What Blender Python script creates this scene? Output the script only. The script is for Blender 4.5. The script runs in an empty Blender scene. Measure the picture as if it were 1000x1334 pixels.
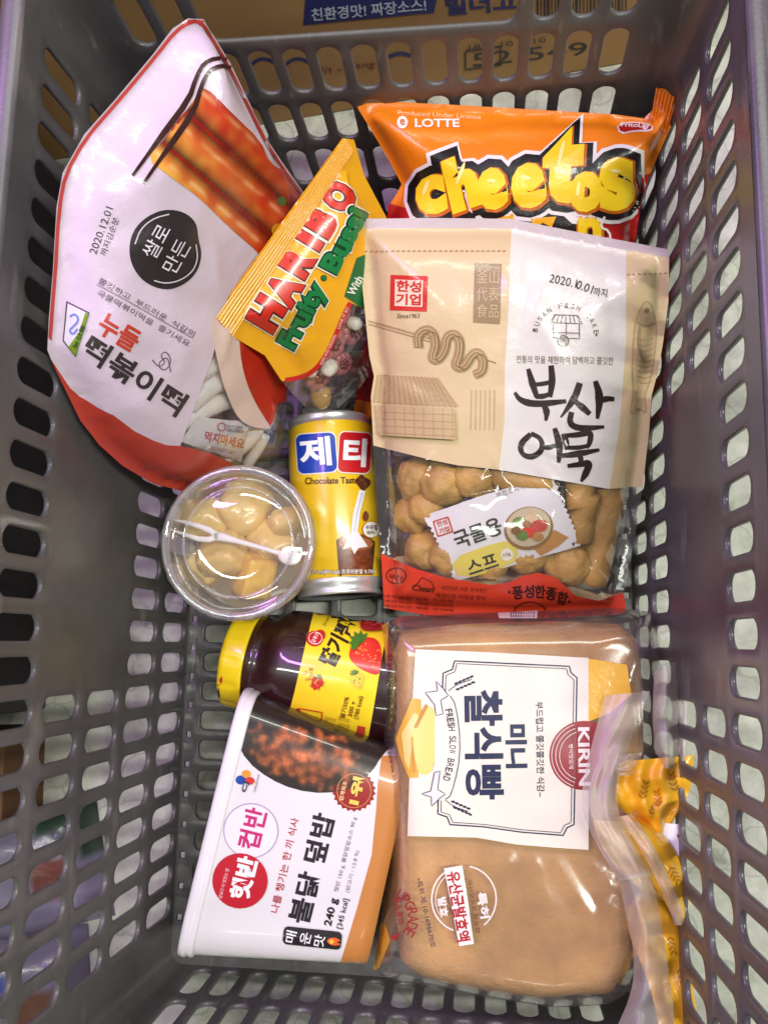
import bpy, bmesh, math, random
import numpy as np
from mathutils import Vector, Matrix, noise, geometry
from mathutils.bvhtree import BVHTree

random.seed(7)
scene = bpy.context.scene
COL = scene.collection

# ------------------------------------------------------------------ camera
FPX = 1154.43                     # focal length in photo pixels (1000 x 1334)
CAM = Vector((0.05336, -0.04848, 0.54798))
EUL = (0.1588, 0.1192, 0.0195)
cam_data = bpy.data.cameras.new('camera')
cam = bpy.data.objects.new('camera', cam_data)
COL.objects.link(cam)
cam.location = CAM
cam.rotation_euler = EUL
cam_data.sensor_fit = 'VERTICAL'
cam_data.sensor_height = 36.0
cam_data.sensor_width = 36.0
cam_data.lens = 36.0 * FPX / 1334.0
cam_data.clip_start = 0.01
cam_data.clip_end = 60.0
scene.camera = cam

# ------------------------------------------------------------------ light (shop interior: ceiling tubes and a violet display lamp)
world = bpy.data.worlds.new('World')
scene.world = world
world.use_nodes = True
bg = world.node_tree.nodes['Background']
bg.inputs[0].default_value = (0.98, 0.98, 0.98, 1)
bg.inputs[1].default_value = 0.095

def area(name, loc, target, sx, sy, power, color):
    d = bpy.data.lights.new(name, 'AREA')
    d.shape = 'RECTANGLE'; d.size = sx; d.size_y = sy
    d.energy = power; d.color = color
    o = bpy.data.objects.new(name, d); COL.objects.link(o)
    o.location = loc
    q = (Vector(target) - Vector(loc)).to_track_quat('-Z', 'Y')
    o.rotation_euler = q.to_euler()
    return o
for loc, sx, sy, w in (((0.95, 0.0, 1.9), 0.10, 1.2, 31), ((-0.95, 0.05, 2.0), 0.10, 1.2, 14), ((0.1, 1.25, 2.1), 1.2, 0.10, 13), ((0.35, -1.5, 2.1), 1.2, 0.10, 5)):
    area('ceiling_tube_light', loc, (0, 0, 0), sx, sy, w * 1.04, (0.95, 1.0, 0.90))
area('violet_display_light', (-0.55, 0.50, 1.05), (-0.16, 0.12, 0), 0.07, 0.7, 9.0, (0.66, 0.25, 1.0))
scene.view_settings.view_transform = 'Standard'
scene.view_settings.look = 'None'
scene.view_settings.exposure = 0.0
scene.view_settings.gamma = 1.0
scene.cycles.transparent_max_bounces = 24
scene.cycles.max_bounces = 10
scene.cycles.caustics_reflective = False
scene.cycles.caustics_refractive = False

# ------------------------------------------------------------------ pixel helpers
CM = np.array(Matrix.Rotation(EUL[2], 3, 'Z') @ Matrix.Rotation(EUL[1], 3, 'Y') @ Matrix.Rotation(EUL[0], 3, 'X'))
CP = np.array(CAM)
def rays(px):
    px = np.asarray(px, float).reshape(-1, 2)
    d = np.stack([(px[:, 0] - 500) / FPX, -(px[:, 1] - 667) / FPX, -np.ones(len(px))], 1) @ CM.T
    return d / np.linalg.norm(d, axis=1, keepdims=True)
def at(x, y, z):
    d = rays([(x, y)])[0]
    return CP + d * (z - CP[2]) / d[2]
def V3(a): return Vector((float(a[0]), float(a[1]), float(a[2])))

# ------------------------------------------------------------------ materials
def lin(c):
    return tuple(((v / 255) / 12.92 if v / 255 <= 0.04045 else ((v / 255 + 0.055) / 1.055) ** 2.4) for v in c)
def newmat(name):
    m = bpy.data.materials.new(name); m.use_nodes = True
    nt = m.node_tree; nt.nodes.clear()
    out = nt.nodes.new('ShaderNodeOutputMaterial')
    return m, nt, out
def bump_nodes(nt, scale, strength, dist, detail=3, stretch=None, kind='noise'):
    tc = nt.nodes.new('ShaderNodeTexCoord')
    mp = nt.nodes.new('ShaderNodeMapping')
    nt.links.new(tc.outputs['Object'], mp.inputs[0])
    if stretch: mp.inputs['Scale'].default_value = stretch
    t = nt.nodes.new('ShaderNodeTexNoise')
    t.inputs['Scale'].default_value = scale; t.inputs['Detail'].default_value = detail
    t.inputs['Roughness'].default_value = 0.6
    nt.links.new(mp.outputs[0], t.inputs[0])
    b = nt.nodes.new('ShaderNodeBump')
    b.inputs['Strength'].default_value = strength; b.inputs['Distance'].default_value = dist
    nt.links.new(t.outputs[0], b.inputs['Height'])
    return b, t, mp
def mat_plain(name, col, rough=0.45, metallic=0.0, bump=None, vary=0.0, coat=0.0, spec=0.5, vscale=30, sub=0.0):
    m, nt, out = newmat(name)
    p = nt.nodes.new('ShaderNodeBsdfPrincipled')
    c = lin(col)
    p.inputs['Base Color'].default_value = (*c, 1)
    p.inputs['Roughness'].default_value = rough
    p.inputs['Metallic'].default_value = metallic
    p.inputs['Coat Weight'].default_value = coat
    p.inputs['Coat Roughness'].default_value = 0.08
    p.inputs['Specular IOR Level'].default_value = spec
    if sub:
        p.inputs['Subsurface Weight'].default_value = sub
        p.inputs['Subsurface Radius'].default_value = (0.006, 0.004, 0.002)
        p.inputs['Subsurface Scale'].default_value = 1.0
    if bump:
        b, t, mp = bump_nodes(nt, *bump)
        nt.links.new(b.outputs[0], p.inputs['Normal'])
    if vary:
        tc = nt.nodes.new('ShaderNodeTexCoord')
        t = nt.nodes.new('ShaderNodeTexNoise'); t.inputs['Scale'].default_value = vscale
        t.inputs['Detail'].default_value = 5
        nt.links.new(tc.outputs['Object'], t.inputs[0])
        r = nt.nodes.new('ShaderNodeValToRGB')
        r.color_ramp.elements[0].position = 0.3; r.color_ramp.elements[1].position = 0.72
        r.color_ramp.elements[0].color = (*[v * (1 - vary) for v in c], 1)
        r.color_ramp.elements[1].color = (*[min(1, v * (1 + vary)) for v in c], 1)
        nt.links.new(t.outputs[0], r.inputs[0])
        nt.links.new(r.outputs[0], p.inputs['Base Color'])
    nt.links.new(p.outputs[0], out.inputs[0])
    return m
def mat_ink(name, rough=0.32, coat=0.25, bump=(90, 0.25, 0.002), trans=0.0, coatr=0.12):
    """printed film / paper: colour comes from the print colour of each face"""
    m, nt, out = newmat(name)
    p = nt.nodes.new('ShaderNodeBsdfPrincipled')
    a = nt.nodes.new('ShaderNodeAttribute'); a.attribute_name = 'Col'
    nt.links.new(a.outputs['Color'], p.inputs['Base Color'])
    p.inputs['Roughness'].default_value = rough
    p.inputs['Coat Weight'].default_value = coat
    p.inputs['Coat Roughness'].default_value = coatr
    if bump:
        b, t, mp = bump_nodes(nt, *bump)
        nt.links.new(b.outputs[0], p.inputs['Normal'])
        nt.links.new(b.outputs[0], p.inputs['Coat Normal'])
    nt.links.new(p.outputs[0], out.inputs[0])
    return m
def mat_film(name, tint=(255, 255, 255), milk=0.06, gloss=0.10, rough=0.06, bump=(60, 0.35, 0.003), milkcol=(235, 230, 225), edge=0.5):
    """thin clear plastic: mostly see-through, a little milky, glossy"""
    m, nt, out = newmat(name)
    tr = nt.nodes.new('ShaderNodeBsdfTransparent'); tr.inputs[0].default_value = (*lin(tint), 1)
    df = nt.nodes.new('ShaderNodeBsdfDiffuse'); df.inputs[0].default_value = (*lin(milkcol), 1)
    gl = nt.nodes.new('ShaderNodeBsdfGlossy'); gl.inputs['Roughness'].default_value = rough
    m1 = nt.nodes.new('ShaderNodeMixShader'); m2 = nt.nodes.new('ShaderNodeMixShader')
    b, t, mp = bump_nodes(nt, *bump)
    nt.links.new(b.outputs[0], gl.inputs['Normal'])
    lw = nt.nodes.new('ShaderNodeLayerWeight'); lw.inputs['Blend'].default_value = 0.35
    nt.links.new(b.outputs[0], lw.inputs['Normal'])
    mr = nt.nodes.new('ShaderNodeMapRange')
    mr.inputs['To Min'].default_value = gloss; mr.inputs['To Max'].default_value = edge
    nt.links.new(lw.outputs['Facing'], mr.inputs['Value'])
    m1.inputs[0].default_value = milk
    nt.links.new(tr.outputs[0], m1.inputs[1]); nt.links.new(df.outputs[0], m1.inputs[2])
    nt.links.new(mr.outputs[0], m2.inputs[0])
    nt.links.new(m1.outputs[0], m2.inputs[1]); nt.links.new(gl.outputs[0], m2.inputs[2])
    nt.links.new(m2.outputs[0], out.inputs[0])
    return m

INK = mat_ink('printed_film')
INK_FLAT = mat_ink('printed_paper_gloss', rough=0.3, coat=0.35, bump=(25, 0.15, 0.002))
INK_MATT = mat_ink('printed_matt', rough=0.5, coat=0.0, bump=None)
CLEAR = mat_film('clear_film', milk=0.03, gloss=0.07, rough=0.04, bump=(34, 0.5, 0.004, 1), edge=0.45)
CLEAR_RIGID = mat_film('clear_rigid_plastic', milk=0.09, gloss=0.07, rough=0.03, bump=(20, 0.03, 0.002), edge=0.75)
MILKY = mat_film('milky_bread_film', milk=0.09, gloss=0.07, rough=0.17, bump=(16, 0.35, 0.006, 1), milkcol=(206, 200, 190), edge=0.6)
MILKY2 = mat_film('milky_loose_film', milk=0.40, gloss=0.04, rough=0.36, bump=(20, 0.4, 0.006, 1), milkcol=(222, 212, 200), edge=0.4)

# ------------------------------------------------------------------ object helpers
def thing(name, label, cat, loc=(0, 0, 0), group=None):
    o = bpy.data.objects.new(name, None); COL.objects.link(o)
    o.location = V3(loc); o['label'] = label; o['category'] = cat
    o.empty_display_size = 0.02
    if group: o['group'] = group
    return o
def root_loc(p):
    v = Vector((0, 0, 0))
    while p is not None:
        v = v + p.location; p = p.parent
    return v
def mesh_obj(name, verts, faces, mats, parent=None, smooth=True, cols=None, fmat=None):
    """world-space verts; cols = colour per face or per vertex"""
    me = bpy.data.meshes.new(name)
    off = root_loc(parent)
    verts = np.asarray(verts, float).reshape(-1, 3) - np.array(off)
    me.from_pydata(verts.tolist(), [], [tuple(int(i) for i in f) for f in faces])
    for m in (mats if isinstance(mats, (list, tuple)) else [mats]): me.materials.append(m)
    if fmat is not None: me.polygons.foreach_set('material_index', np.asarray(fmat, dtype=np.int32))
    me.polygons.foreach_set('use_smooth', [smooth] * len(me.polygons))
    if cols is not None:
        cols = np.asarray(cols, float)
        a = me.color_attributes.new('Col', 'FLOAT_COLOR', 'CORNER')
        n = len(me.loops)
        if len(cols) == len(me.polygons) and len(cols) != len(me.vertices):
            cnt = np.zeros(len(me.polygons), dtype=np.int32); me.polygons.foreach_get('loop_total', cnt)
            c = np.repeat(cols, cnt, axis=0)
        else:
            vi = np.zeros(n, dtype=np.int32); me.loops.foreach_get('vertex_index', vi); c = cols[vi]
        c = np.concatenate([c[:, :3], np.ones((n, 1))], 1)
        a.data.foreach_set('color', c.astype(np.float32).ravel())
    me.validate(); me.update()
    o = bpy.data.objects.new(name, me); COL.objects.link(o)
    if parent is not None: o.parent = parent
    return o
def label(o, lab, cat, group=None):
    o['label'] = lab; o['category'] = cat
    if group: o['group'] = group
    return o

# ------------------------------------------------------------------ flat shapes
def inside(poly, pts):
    poly = np.asarray(poly, float); pts = np.asarray(pts, float)
    x, y = pts[:, 0], pts[:, 1]
    r = np.zeros(len(pts), bool)
    a = poly; b = np.roll(poly, -1, 0)
    for (x1, y1), (x2, y2) in zip(a, b):
        if y1 == y2: continue
        c = ((y1 > y) != (y2 > y)) & (x < (x2 - x1) * (y - y1) / (y2 - y1) + x1)
        r ^= c
    return r
def edge_dist(poly, pts, closed=True):
    poly = np.asarray(poly, float); pts = np.asarray(pts, float)
    a = poly if closed else poly[:-1]
    b = np.roll(poly, -1, 0) if closed else poly[1:]
    best = np.full(len(pts), 1e9)
    for p, q in zip(a, b):
        d = q - p; l = d @ d
        t = np.clip(((pts - p) @ d) / l, 0, 1) if l > 0 else np.zeros(len(pts))
        e = pts - p - t[:, None] * d
        best = np.minimum(best, np.sqrt((e * e).sum(1)))
    return best
def densify(poly, step, closed=True):
    poly = np.asarray(poly, float)
    n = len(poly); out = []
    for i in range(n if closed else n - 1):
        p = poly[i]; q = poly[(i + 1) % n]
        k = max(1, int(math.ceil(np.linalg.norm(q - p) / step)))
        for j in range(k): out.append(p + (q - p) * j / k)
    if not closed: out.append(poly[-1])
    return np.array(out)
def smooth_poly(poly, it=2, closed=True):
    p = np.asarray(poly, float)
    for _ in range(it):
        q = np.roll(p, -1, 0)
        if closed:
            a = 0.75 * p + 0.25 * q; b = 0.25 * p + 0.75 * q
            p = np.stack([a, b], 1).reshape(-1, 2)
        else:
            a = 0.75 * p[:-1] + 0.25 * p[1:]; b = 0.25 * p[:-1] + 0.75 * p[1:]
            p = np.concatenate([p[:1], np.stack([a, b], 1).reshape(-1, 2), p[-1:]])
    return p
def hexgrid(lo, hi, s):
    pts = []; j = 0; y = lo[1]
    while y <= hi[1]:
        x = lo[0] + (s / 2 if j % 2 else 0)
        while x <= hi[0]: pts.append((x, y)); x += s
        y += s * 0.866; j += 1
    return np.array(pts).reshape(-1, 2)
def tri_poly(poly, step, extra=()):
    """triangulate a polygon with interior grid points; extra = further closed constraint polygons"""
    poly = densify(poly, step)
    g = hexgrid(poly.min(0), poly.max(0), step)
    if len(g):
        g = g[inside(poly, g)]
    if len(g): g = g[edge_dist(poly, g) > step * 0.45]
    for e in extra:
        if len(g): g = g[edge_dist(e, g) > step * 0.35]
    verts = [poly]; edges = []
    n = len(poly); edges += [(i, (i + 1) % n) for i in range(n)]
    base = n
    for e in extra:
        k = len(e); verts.append(np.asarray(e, float)); edges += [(base + i, base + (i + 1) % k) for i in range(k)]; base += k
    if len(g): verts.append(g)
    P = np.concatenate(verts)
    r = geometry.delaunay_2d_cdt([Vector((float(a), float(b))) for a, b in P], edges, [], 0, 1e-9)
    v = np.array([(q.x, q.y) for q in r[0]]); f = np.array([t for t in r[2] if len(t) == 3], int)
    c = v[f].mean(1)
    f = f[inside(poly, c)]
    return v, f, poly
def ngon(cx, cy, rx, ry=None, n=28, ang=0):
    ry = rx if ry is None else ry
    a = np.arange(n) / n * 2 * math.pi; c, s = math.cos(math.radians(ang)), math.sin(math.radians(ang))
    x = rx * np.cos(a); y = ry * np.sin(a)
    return np.stack([cx + x * c + y * s, cy - x * s + y * c], 1)
def rrect(cx, cy, w, h, r, ang=0, n=5):
    pts = []
    for sx, sy, a0 in ((1, 1, 0), (-1, 1, 90), (-1, -1, 180), (1, -1, 270)):
        for i in range(n + 1):
            a = math.radians(a0 + 90 * i / n)
            pts.append((sx * (w / 2 - r) + r * math.cos(a), sy * (h / 2 - r) + r * math.sin(a)))
    p = np.array(pts); c, s = math.cos(math.radians(ang)), math.sin(math.radians(ang))
    return np.stack([cx + p[:, 0] * c + p[:, 1] * s, cy - p[:, 0] * s + p[:, 1] * c], 1)
_txt = {}
def text_mesh(body, bold):
    k = (body, round(bold, 3))
    if k in _txt: return _txt[k]
    cu = bpy.data.curves.new('tmp_text', 'FONT'); cu.body = body; cu.offset = bold; cu.resolution_u = 3
    o = bpy.data.objects.new('tmp_text', cu); COL.objects.link(o)
    dg = bpy.context.evaluated_depsgraph_get(); dg.update()
    me = bpy.data.meshes.new_from_object(o.evaluated_get(dg))
    bpy.data.objects.remove(o); bpy.data.curves.remove(cu)
    me.calc_loop_triangles()
    v = np.array([(q.co.x, q.co.y) for q in me.vertices]).reshape(-1, 2)
    f = np.array([t.vertices[:] for t in me.loop_triangles], int).reshape(-1, 3)
    bpy.data.meshes.remove(me)
    _txt[k] = (v, f)
    return v, f
def split_long(v, f, L):
    bm = bmesh.new()
    vs = [bm.verts.new((float(a), float(b), 0)) for a, b in v]
    for t in f:
        try: bm.faces.new([vs[i] for i in t])
        except ValueError: pass
    bmesh.ops.remove_doubles(bm, verts=bm.verts, dist=1e-5)
    for _ in range(4):
        es = [e for e in bm.edges if e.calc_length() > L]
        if not es: break
        bmesh.ops.subdivide_edges(bm, edges=es, cuts=1)
        bmesh.ops.triangulate(bm, faces=bm.faces)
    bm.verts.index_update()
    v = np.array([(q.co.x, q.co.y) for q in bm.verts]).reshape(-1, 2)
    f = np.array([[q.index for q in t.verts] for t in bm.faces], int).reshape(-1, 3)
    bm.free()
    return v, f

class Print:
    """ink lying on a surface: flat shapes traced in the photograph, dropped on to the thing's skin"""
    def __init__(s, surf, parent, name, mat=None, lift=0.0003, step=0.00020):
        s.surf = surf; s.bvh = surf.bvh; s.parent = surf.obj; s.name = name; s.mat = mat or INK; s.base = lift; s.step = step
        s.v = []; s.f = []; s.c = []; s.nm = []; s.n = 0; s.hold = False; s.held = 0; s.boxes = []
    def up(s, k=1):
        s.held += k; return s
    def add(s, v, f, col):
        if len(f) == 0: return
        lo, hi = v.min(0), v.max(0)
        if s.hold: lev = s.held
        else:
            lev = 0
            for l2, h2, k in s.boxes:
                if (lo < h2).all() and (l2 < hi).all(): lev = max(lev, k + 1)
        s.boxes.append((lo, hi, lev))
        lift = s.base + s.step * lev
        d = rays(v); P = np.zeros((len(v), 3)); NM = np.zeros((len(v), 3)); ok = np.zeros(len(v), bool); o = CAM
        for i in range(len(v)):
            dv = V3(d[i])
            h = s.bvh.ray_cast(o, dv)
            if h[0] is not None:
                nrm = s.surf.normal(h[0], h[2])
                if nrm.dot(dv) > 0: nrm = -nrm
                P[i] = h[0] + nrm * lift; NM[i] = nrm; ok[i] = True
        keep = ok[f].all(1)
        f = f[keep]
        if len(f) == 0: return
        e = np.max([np.linalg.norm(P[f[:, a]] - P[f[:, b]], axis=1) for a, b in ((0, 1), (1, 2), (2, 0))], axis=0)
        f = f[e < 0.03]                 # no face bridges a big step in depth
        nn = np.cross(P[f[:, 1]] - P[f[:, 0]], P[f[:, 2]] - P[f[:, 0]])
        flip = (nn * (CP - P[f[:, 0]])).sum(1) < 0
        f[flip] = f[flip][:, ::-1]
        use = np.unique(f); mp = np.full(len(v), -1); mp[use] = np.arange(len(use))
        if callable(col):
            c = np.array([lin(col(x, y)) for x, y in v[use]])
        else:
            c = np.tile(np.array(lin(col)), (len(use), 1))
        s.v.append(P[use]); s.nm.append(NM[use]); s.f.append(mp[f] + s.n); s.c.append(c); s.n += len(use)
    def poly(s, pts, col, step=6, smooth=0):
        if smooth: pts = smooth_poly(pts, smooth)
        v, f, _ = tri_poly(pts, step); s.add(v, f, col); return s
    def disc(s, cx, cy, rx, col, ry=None, ang=0, n=28): return s.poly(ngon(cx, cy, rx, ry, n, ang), col)
    def stroke(s, pts, w, col, closed=False, smooth=0, step=5):
        pts = np.asarray(pts, float)
        if smooth: pts = smooth_poly(pts, smooth, closed)
        p = densify(pts, step, closed); n = len(p)
        if closed: t = np.roll(p, -1, 0) - np.roll(p, 1, 0)
        else: t = np.gradient(p, axis=0)
        t /= np.linalg.norm(t, axis=1, keepdims=True) + 1e-9
        nr = np.stack([-t[:, 1], t[:, 0]], 1)
        ww = np.asarray(w, float) if np.ndim(w) else np.full(n, float(w))
        if len(ww) != n: ww = np.interp(np.linspace(0, 1, n), np.linspace(0, 1, len(ww)), ww)
        v = np.concatenate([p + nr * ww[:, None] / 2, p - nr * ww[:, None] / 2])
        f = []
        for i in range(n if closed else n - 1):
            j = (i + 1) % n
            f += [(i, j, n + j), (i, n + j, n + i)]
        s.add(v, np.array(f), col); return s
    def text(s, body, cx, cy, ang, w, h, col, bold=0.0, slant=0.0, L=6):
        v, f = text_mesh(body, bold)
        if len(v) == 0: return s
        lo, hi = v.min(0), v.max(0)
        q = (v - (lo + hi) / 2) / np.maximum(hi - lo, 1e-6) * np.array([w, h])
        q[:, 0] += q[:, 1] * slant
        c, n = math.cos(math.radians(ang)), math.sin(math.radians(ang))
        p = np.stack([cx + q[:, 0] * c - q[:, 1] * n, cy - q[:, 0] * n - q[:, 1] * c], 1)
        p, f = split_long(p, f, L)
        s.add(p, f, col); return s
    def arc_text(s, body, cx, cy, r, a0, a1, size, col, bold=0.0, wfac=0.75):
        n = len(body)
        for i, ch in enumerate(body):
            if ch == ' ': continue
            a = a0 + (a1 - a0) * i / max(1, n - 1)
            ra = math.radians(a)
            s.text(ch, cx + r * math.cos(ra), cy - r * math.sin(ra), a - 90 if a1 < a0 else a + 90, size * wfac, size, col, bold)
        return s
    def build(s):
        if not s.v: return None
        o = mesh_obj(s.name, np.concatenate(s.v), np.concatenate(s.f), s.mat, s.parent, cols=np.concatenate(s.c))
        nm = np.concatenate(s.nm)
        if len(nm) == len(o.data.vertices): o.data.normals_split_custom_set_from_vertices(nm.tolist())
        return o

from mathutils.interpolate import poly_3d_calc
class Surf:
    """the skin of a part: for dropping print on to it"""
    def __init__(s, o):
        me = o.data; off = root_loc(o.parent)
        s.obj = o
        s.v = [q.co + off for q in me.vertices]; s.n = [q.normal.copy() for q in me.vertices]
        s.p = [p.vertices[:] for p in me.polygons]
        s.bvh = BVHTree.FromPolygons(s.v, s.p)
    def normal(s, pt, i):
        vs = s.p[i]
        if len(vs) > 4: return (s.v[vs[1]] - s.v[vs[0]]).cross(s.v[vs[2]] - s.v[vs[0]]).normalized()
        w = poly_3d_calc([s.v[k] for k in vs], pt)
        n = Vector((0, 0, 0))
        for k, a in zip(vs, w): n += s.n[k] * a
        return n.normalized()
    def ray_cast(s, o, d): return s.bvh.ray_cast(o, d)
def bvh_of(o): return Surf(o)

class Plane:
    def __init__(s, a, b, c):
        A, B, C = at(*a), at(*b), at(*c)
        n = np.cross(B - A, C - A); n /= np.linalg.norm(n)
        if n @ (CP - A) < 0: n = -n
        s.O = (A + B + C) / 3; s.N = n
        u = np.array([1.0, 0, 0]); u = u - (u @ n) * n; s.U = u / np.linalg.norm(u); s.V = np.cross(n, s.U)
    def uv(s, px, h=0.0):
        d = rays(px); h = np.broadcast_to(np.asarray(h, float), (len(d),))
        t = ((s.O - CP) @ s.N + h) / (d @ s.N)
        P = CP + d * t[:, None] - s.O
        return np.stack([P @ s.U, P @ s.V], 1)
    def P(s, uv, h):
        return s.O + uv[:, :1] * s.U + uv[:, 1:] * s.V + np.asarray(h)[:, None] * s.N

def nz(uv, f, seed):
    return np.array([noise.noise((float(a) * f, float(b) * f, seed)) for a, b in uv])

class Bag:
    """a filled bag: front and back skins swelling between a traced outline"""
    def __init__(s, plane, outline, H, Hb=0.004, R=0.03, seal=0.004, amp=0.0012, freq=28, seed=1.0, creases=(), g=0.0032, power=0.5, extra=None):
        s.pl = plane; s.H = H; s.Hb = Hb; s.R = R; s.seal = seal; s.amp = amp; s.freq = freq; s.seed = seed; s.g = g
        s.power = power; s.extra = extra
        s.out = densify(plane.uv(outline), g)
        s.cre = [(plane.uv([c[:2]])[0], plane.uv([c[2:4]])[0], c[4] * 0.001, c[5] * 0.001) for c in creases]
    def t(s, uv):
        d = edge_dist(s.out, uv)
        return np.clip((d - s.seal) / s.R, 0, 1), d
    def h(s, uv):
        t, d = s.t(uv)
        p = (1 - (1 - t) ** 2) ** s.power
        h = s.H * p
        k = np.clip(d / 0.008, 0, 1)
        h = h + k * s.amp * (nz(uv, s.freq, s.seed) + 0.5 * nz(uv, s.freq * 2.3, s.seed + 5))
        for a, b, A, w in s.cre:
            dd = b - a; l = dd @ dd
            tt = np.clip(((uv - a) @ dd) / l, 0, 1)
            e = np.sqrt(((uv - a - tt[:, None] * dd) ** 2).sum(1))
            h = h + k * A * np.exp(-np.abs(e / w) ** 1.4) * (1 - 0.6 * np.abs(2 * tt - 1))
        if s.extra: h = h + k * s.extra(uv)
        return np.maximum(h, 0.0003 * k)
    def px2uv(s, px):
        uv = s.pl.uv(px)
        ins = inside(s.out, uv)
        for _ in range(10):
            h = np.where(inside(s.out, uv), s.h(uv), 0)
            uv = s.pl.uv(px, h)
        return uv
    def build(s, name, parent, regions, base, mats=None, back_col=None, clear_back=False):
        """regions: (polygon px, colour or 'clear'); last one wins"""
        polys = [densify(s.px2uv(densify(p, 6)), s.g) for p, c in regions]
        v, f, _ = tri_poly(s.out, s.g, polys)
        c = v[f].mean(1)
        cols = np.tile(np.array(lin(base if base != 'clear' else (255, 255, 255))), (len(f), 1))
        fm = np.full(len(f), 1 if base == 'clear' else 0)
        for (p, col), q in zip(regions, polys):
            ii = inside(q, c)
            if col == 'clear': fm[ii] = 1
            else: fm[ii] = 0; cols[ii] = lin(col)
        d = edge_dist(s.out, v)
        rim = d < 1e-6
        hf = np.where(rim, 0, s.h(v))
        t, _ = s.t(v)
        hb = np.where(rim, 0, -s.Hb * (1 - (1 - t) ** 2) ** 0.5 - 0.0003)
        F = s.pl.P(v, hf)
        mats = mats or [INK, CLEAR]
        tri = f.copy()
        nn = np.cross(v[tri[:, 1]] - v[tri[:, 0]], v[tri[:, 2]] - v[tri[:, 0]])
        tri[nn < 0] = tri[nn < 0][:, ::-1]
        fr = mesh_obj(name, F, tri, mats, parent, cols=cols, fmat=fm)
        B = s.pl.P(v, hb)
        used_col = np.tile(np.array(lin(back_col or base if base != 'clear' else (255, 255, 255))), (len(f), 1))
        bm_ = fm if clear_back else np.zeros(len(f), int)
        mesh_obj('back_film', B, tri[:, ::-1], mats, parent, cols=used_col, fmat=bm_)
        s.obj = fr; s.bvh = bvh_of(fr)
        return fr

def tube_mesh(pts, rad, n=10, caps=True):
    pts = [Vector(p) for p in pts]; m = len(pts)
    rad = rad if hasattr(rad, '__len__') else [rad] * m
    v = []; f = []
    up = Vector((0.13, 0.21, 0.97))
    for i, p in enumerate(pts):
        t = (pts[min(i + 1, m - 1)] - pts[max(i - 1, 0)]).normalized()
        a = t.cross(up).normalized(); b = a.cross(t)
        for k in range(n):
            an = 2 * math.pi * k / n
            v.append(p + (a * math.cos(an) + b * math.sin(an)) * rad[i])
    for i in range(m - 1):
        for k in range(n):
            f.append((i * n + k, i * n + (k + 1) % n, (i + 1) * n + (k + 1) % n, (i + 1) * n + k))
    if caps:
        f.append(tuple(range(n))[::-1]); f.append(tuple((m - 1) * n + k for k in range(n)))
    return [tuple(q) for q in v], f
def lathe(profile, O, A, n=64, ref=None):
    """profile (axial, radius) about axis A from O"""
    A = V3(A).normalized(); O = V3(O)
    ref = V3(ref) if ref is not None else Vector((0, 0, 1))
    X = (ref - A * ref.dot(A)).normalized(); Y = A.cross(X)
    v = []; f = []
    for a, r in profile:
        for k in range(n):
            t = 2 * math.pi * k / n
            v.append(tuple(O + A * a + (X * math.cos(t) + Y * math.sin(t)) * r))
    m = len(profile)
    for i in range(m - 1):
        for k in range(n):
            f.append((i * n + k, i * n + (k + 1) % n, (i + 1) * n + (k + 1) % n, (i + 1) * n + k))
    return v, f
def bumpy(center, rad, scale=(1, 1, 1), rot=(0, 0, 0), amp=0.12, seed=0.0, sub=4, freq=1.6, cube=0.0):
    bm = bmesh.new(); bmesh.ops.create_icosphere(bm, subdivisions=sub, radius=1)
    from mathutils import Euler
    M = Euler(rot).to_matrix()
    v = []
    for q in bm.verts:
        p = q.co.copy()
        if cube:
            mx = max(abs(p.x), abs(p.y), abs(p.z)); p = p.lerp(p / mx, cube)
        k = 1 + amp * noise.noise(q.co * freq + Vector((seed, seed * 1.7, 3))) + amp * 0.45 * noise.noise(q.co * freq * 4 + Vector((seed, 1, 3)))
        p = Vector((p.x * scale[0], p.y * scale[1], p.z * scale[2])) * rad * k
        v.append(tuple(M @ p + V3(center)))
    f = [[q.index for q in t.verts] for t in bm.faces]; bm.free()
    return v, f

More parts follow.
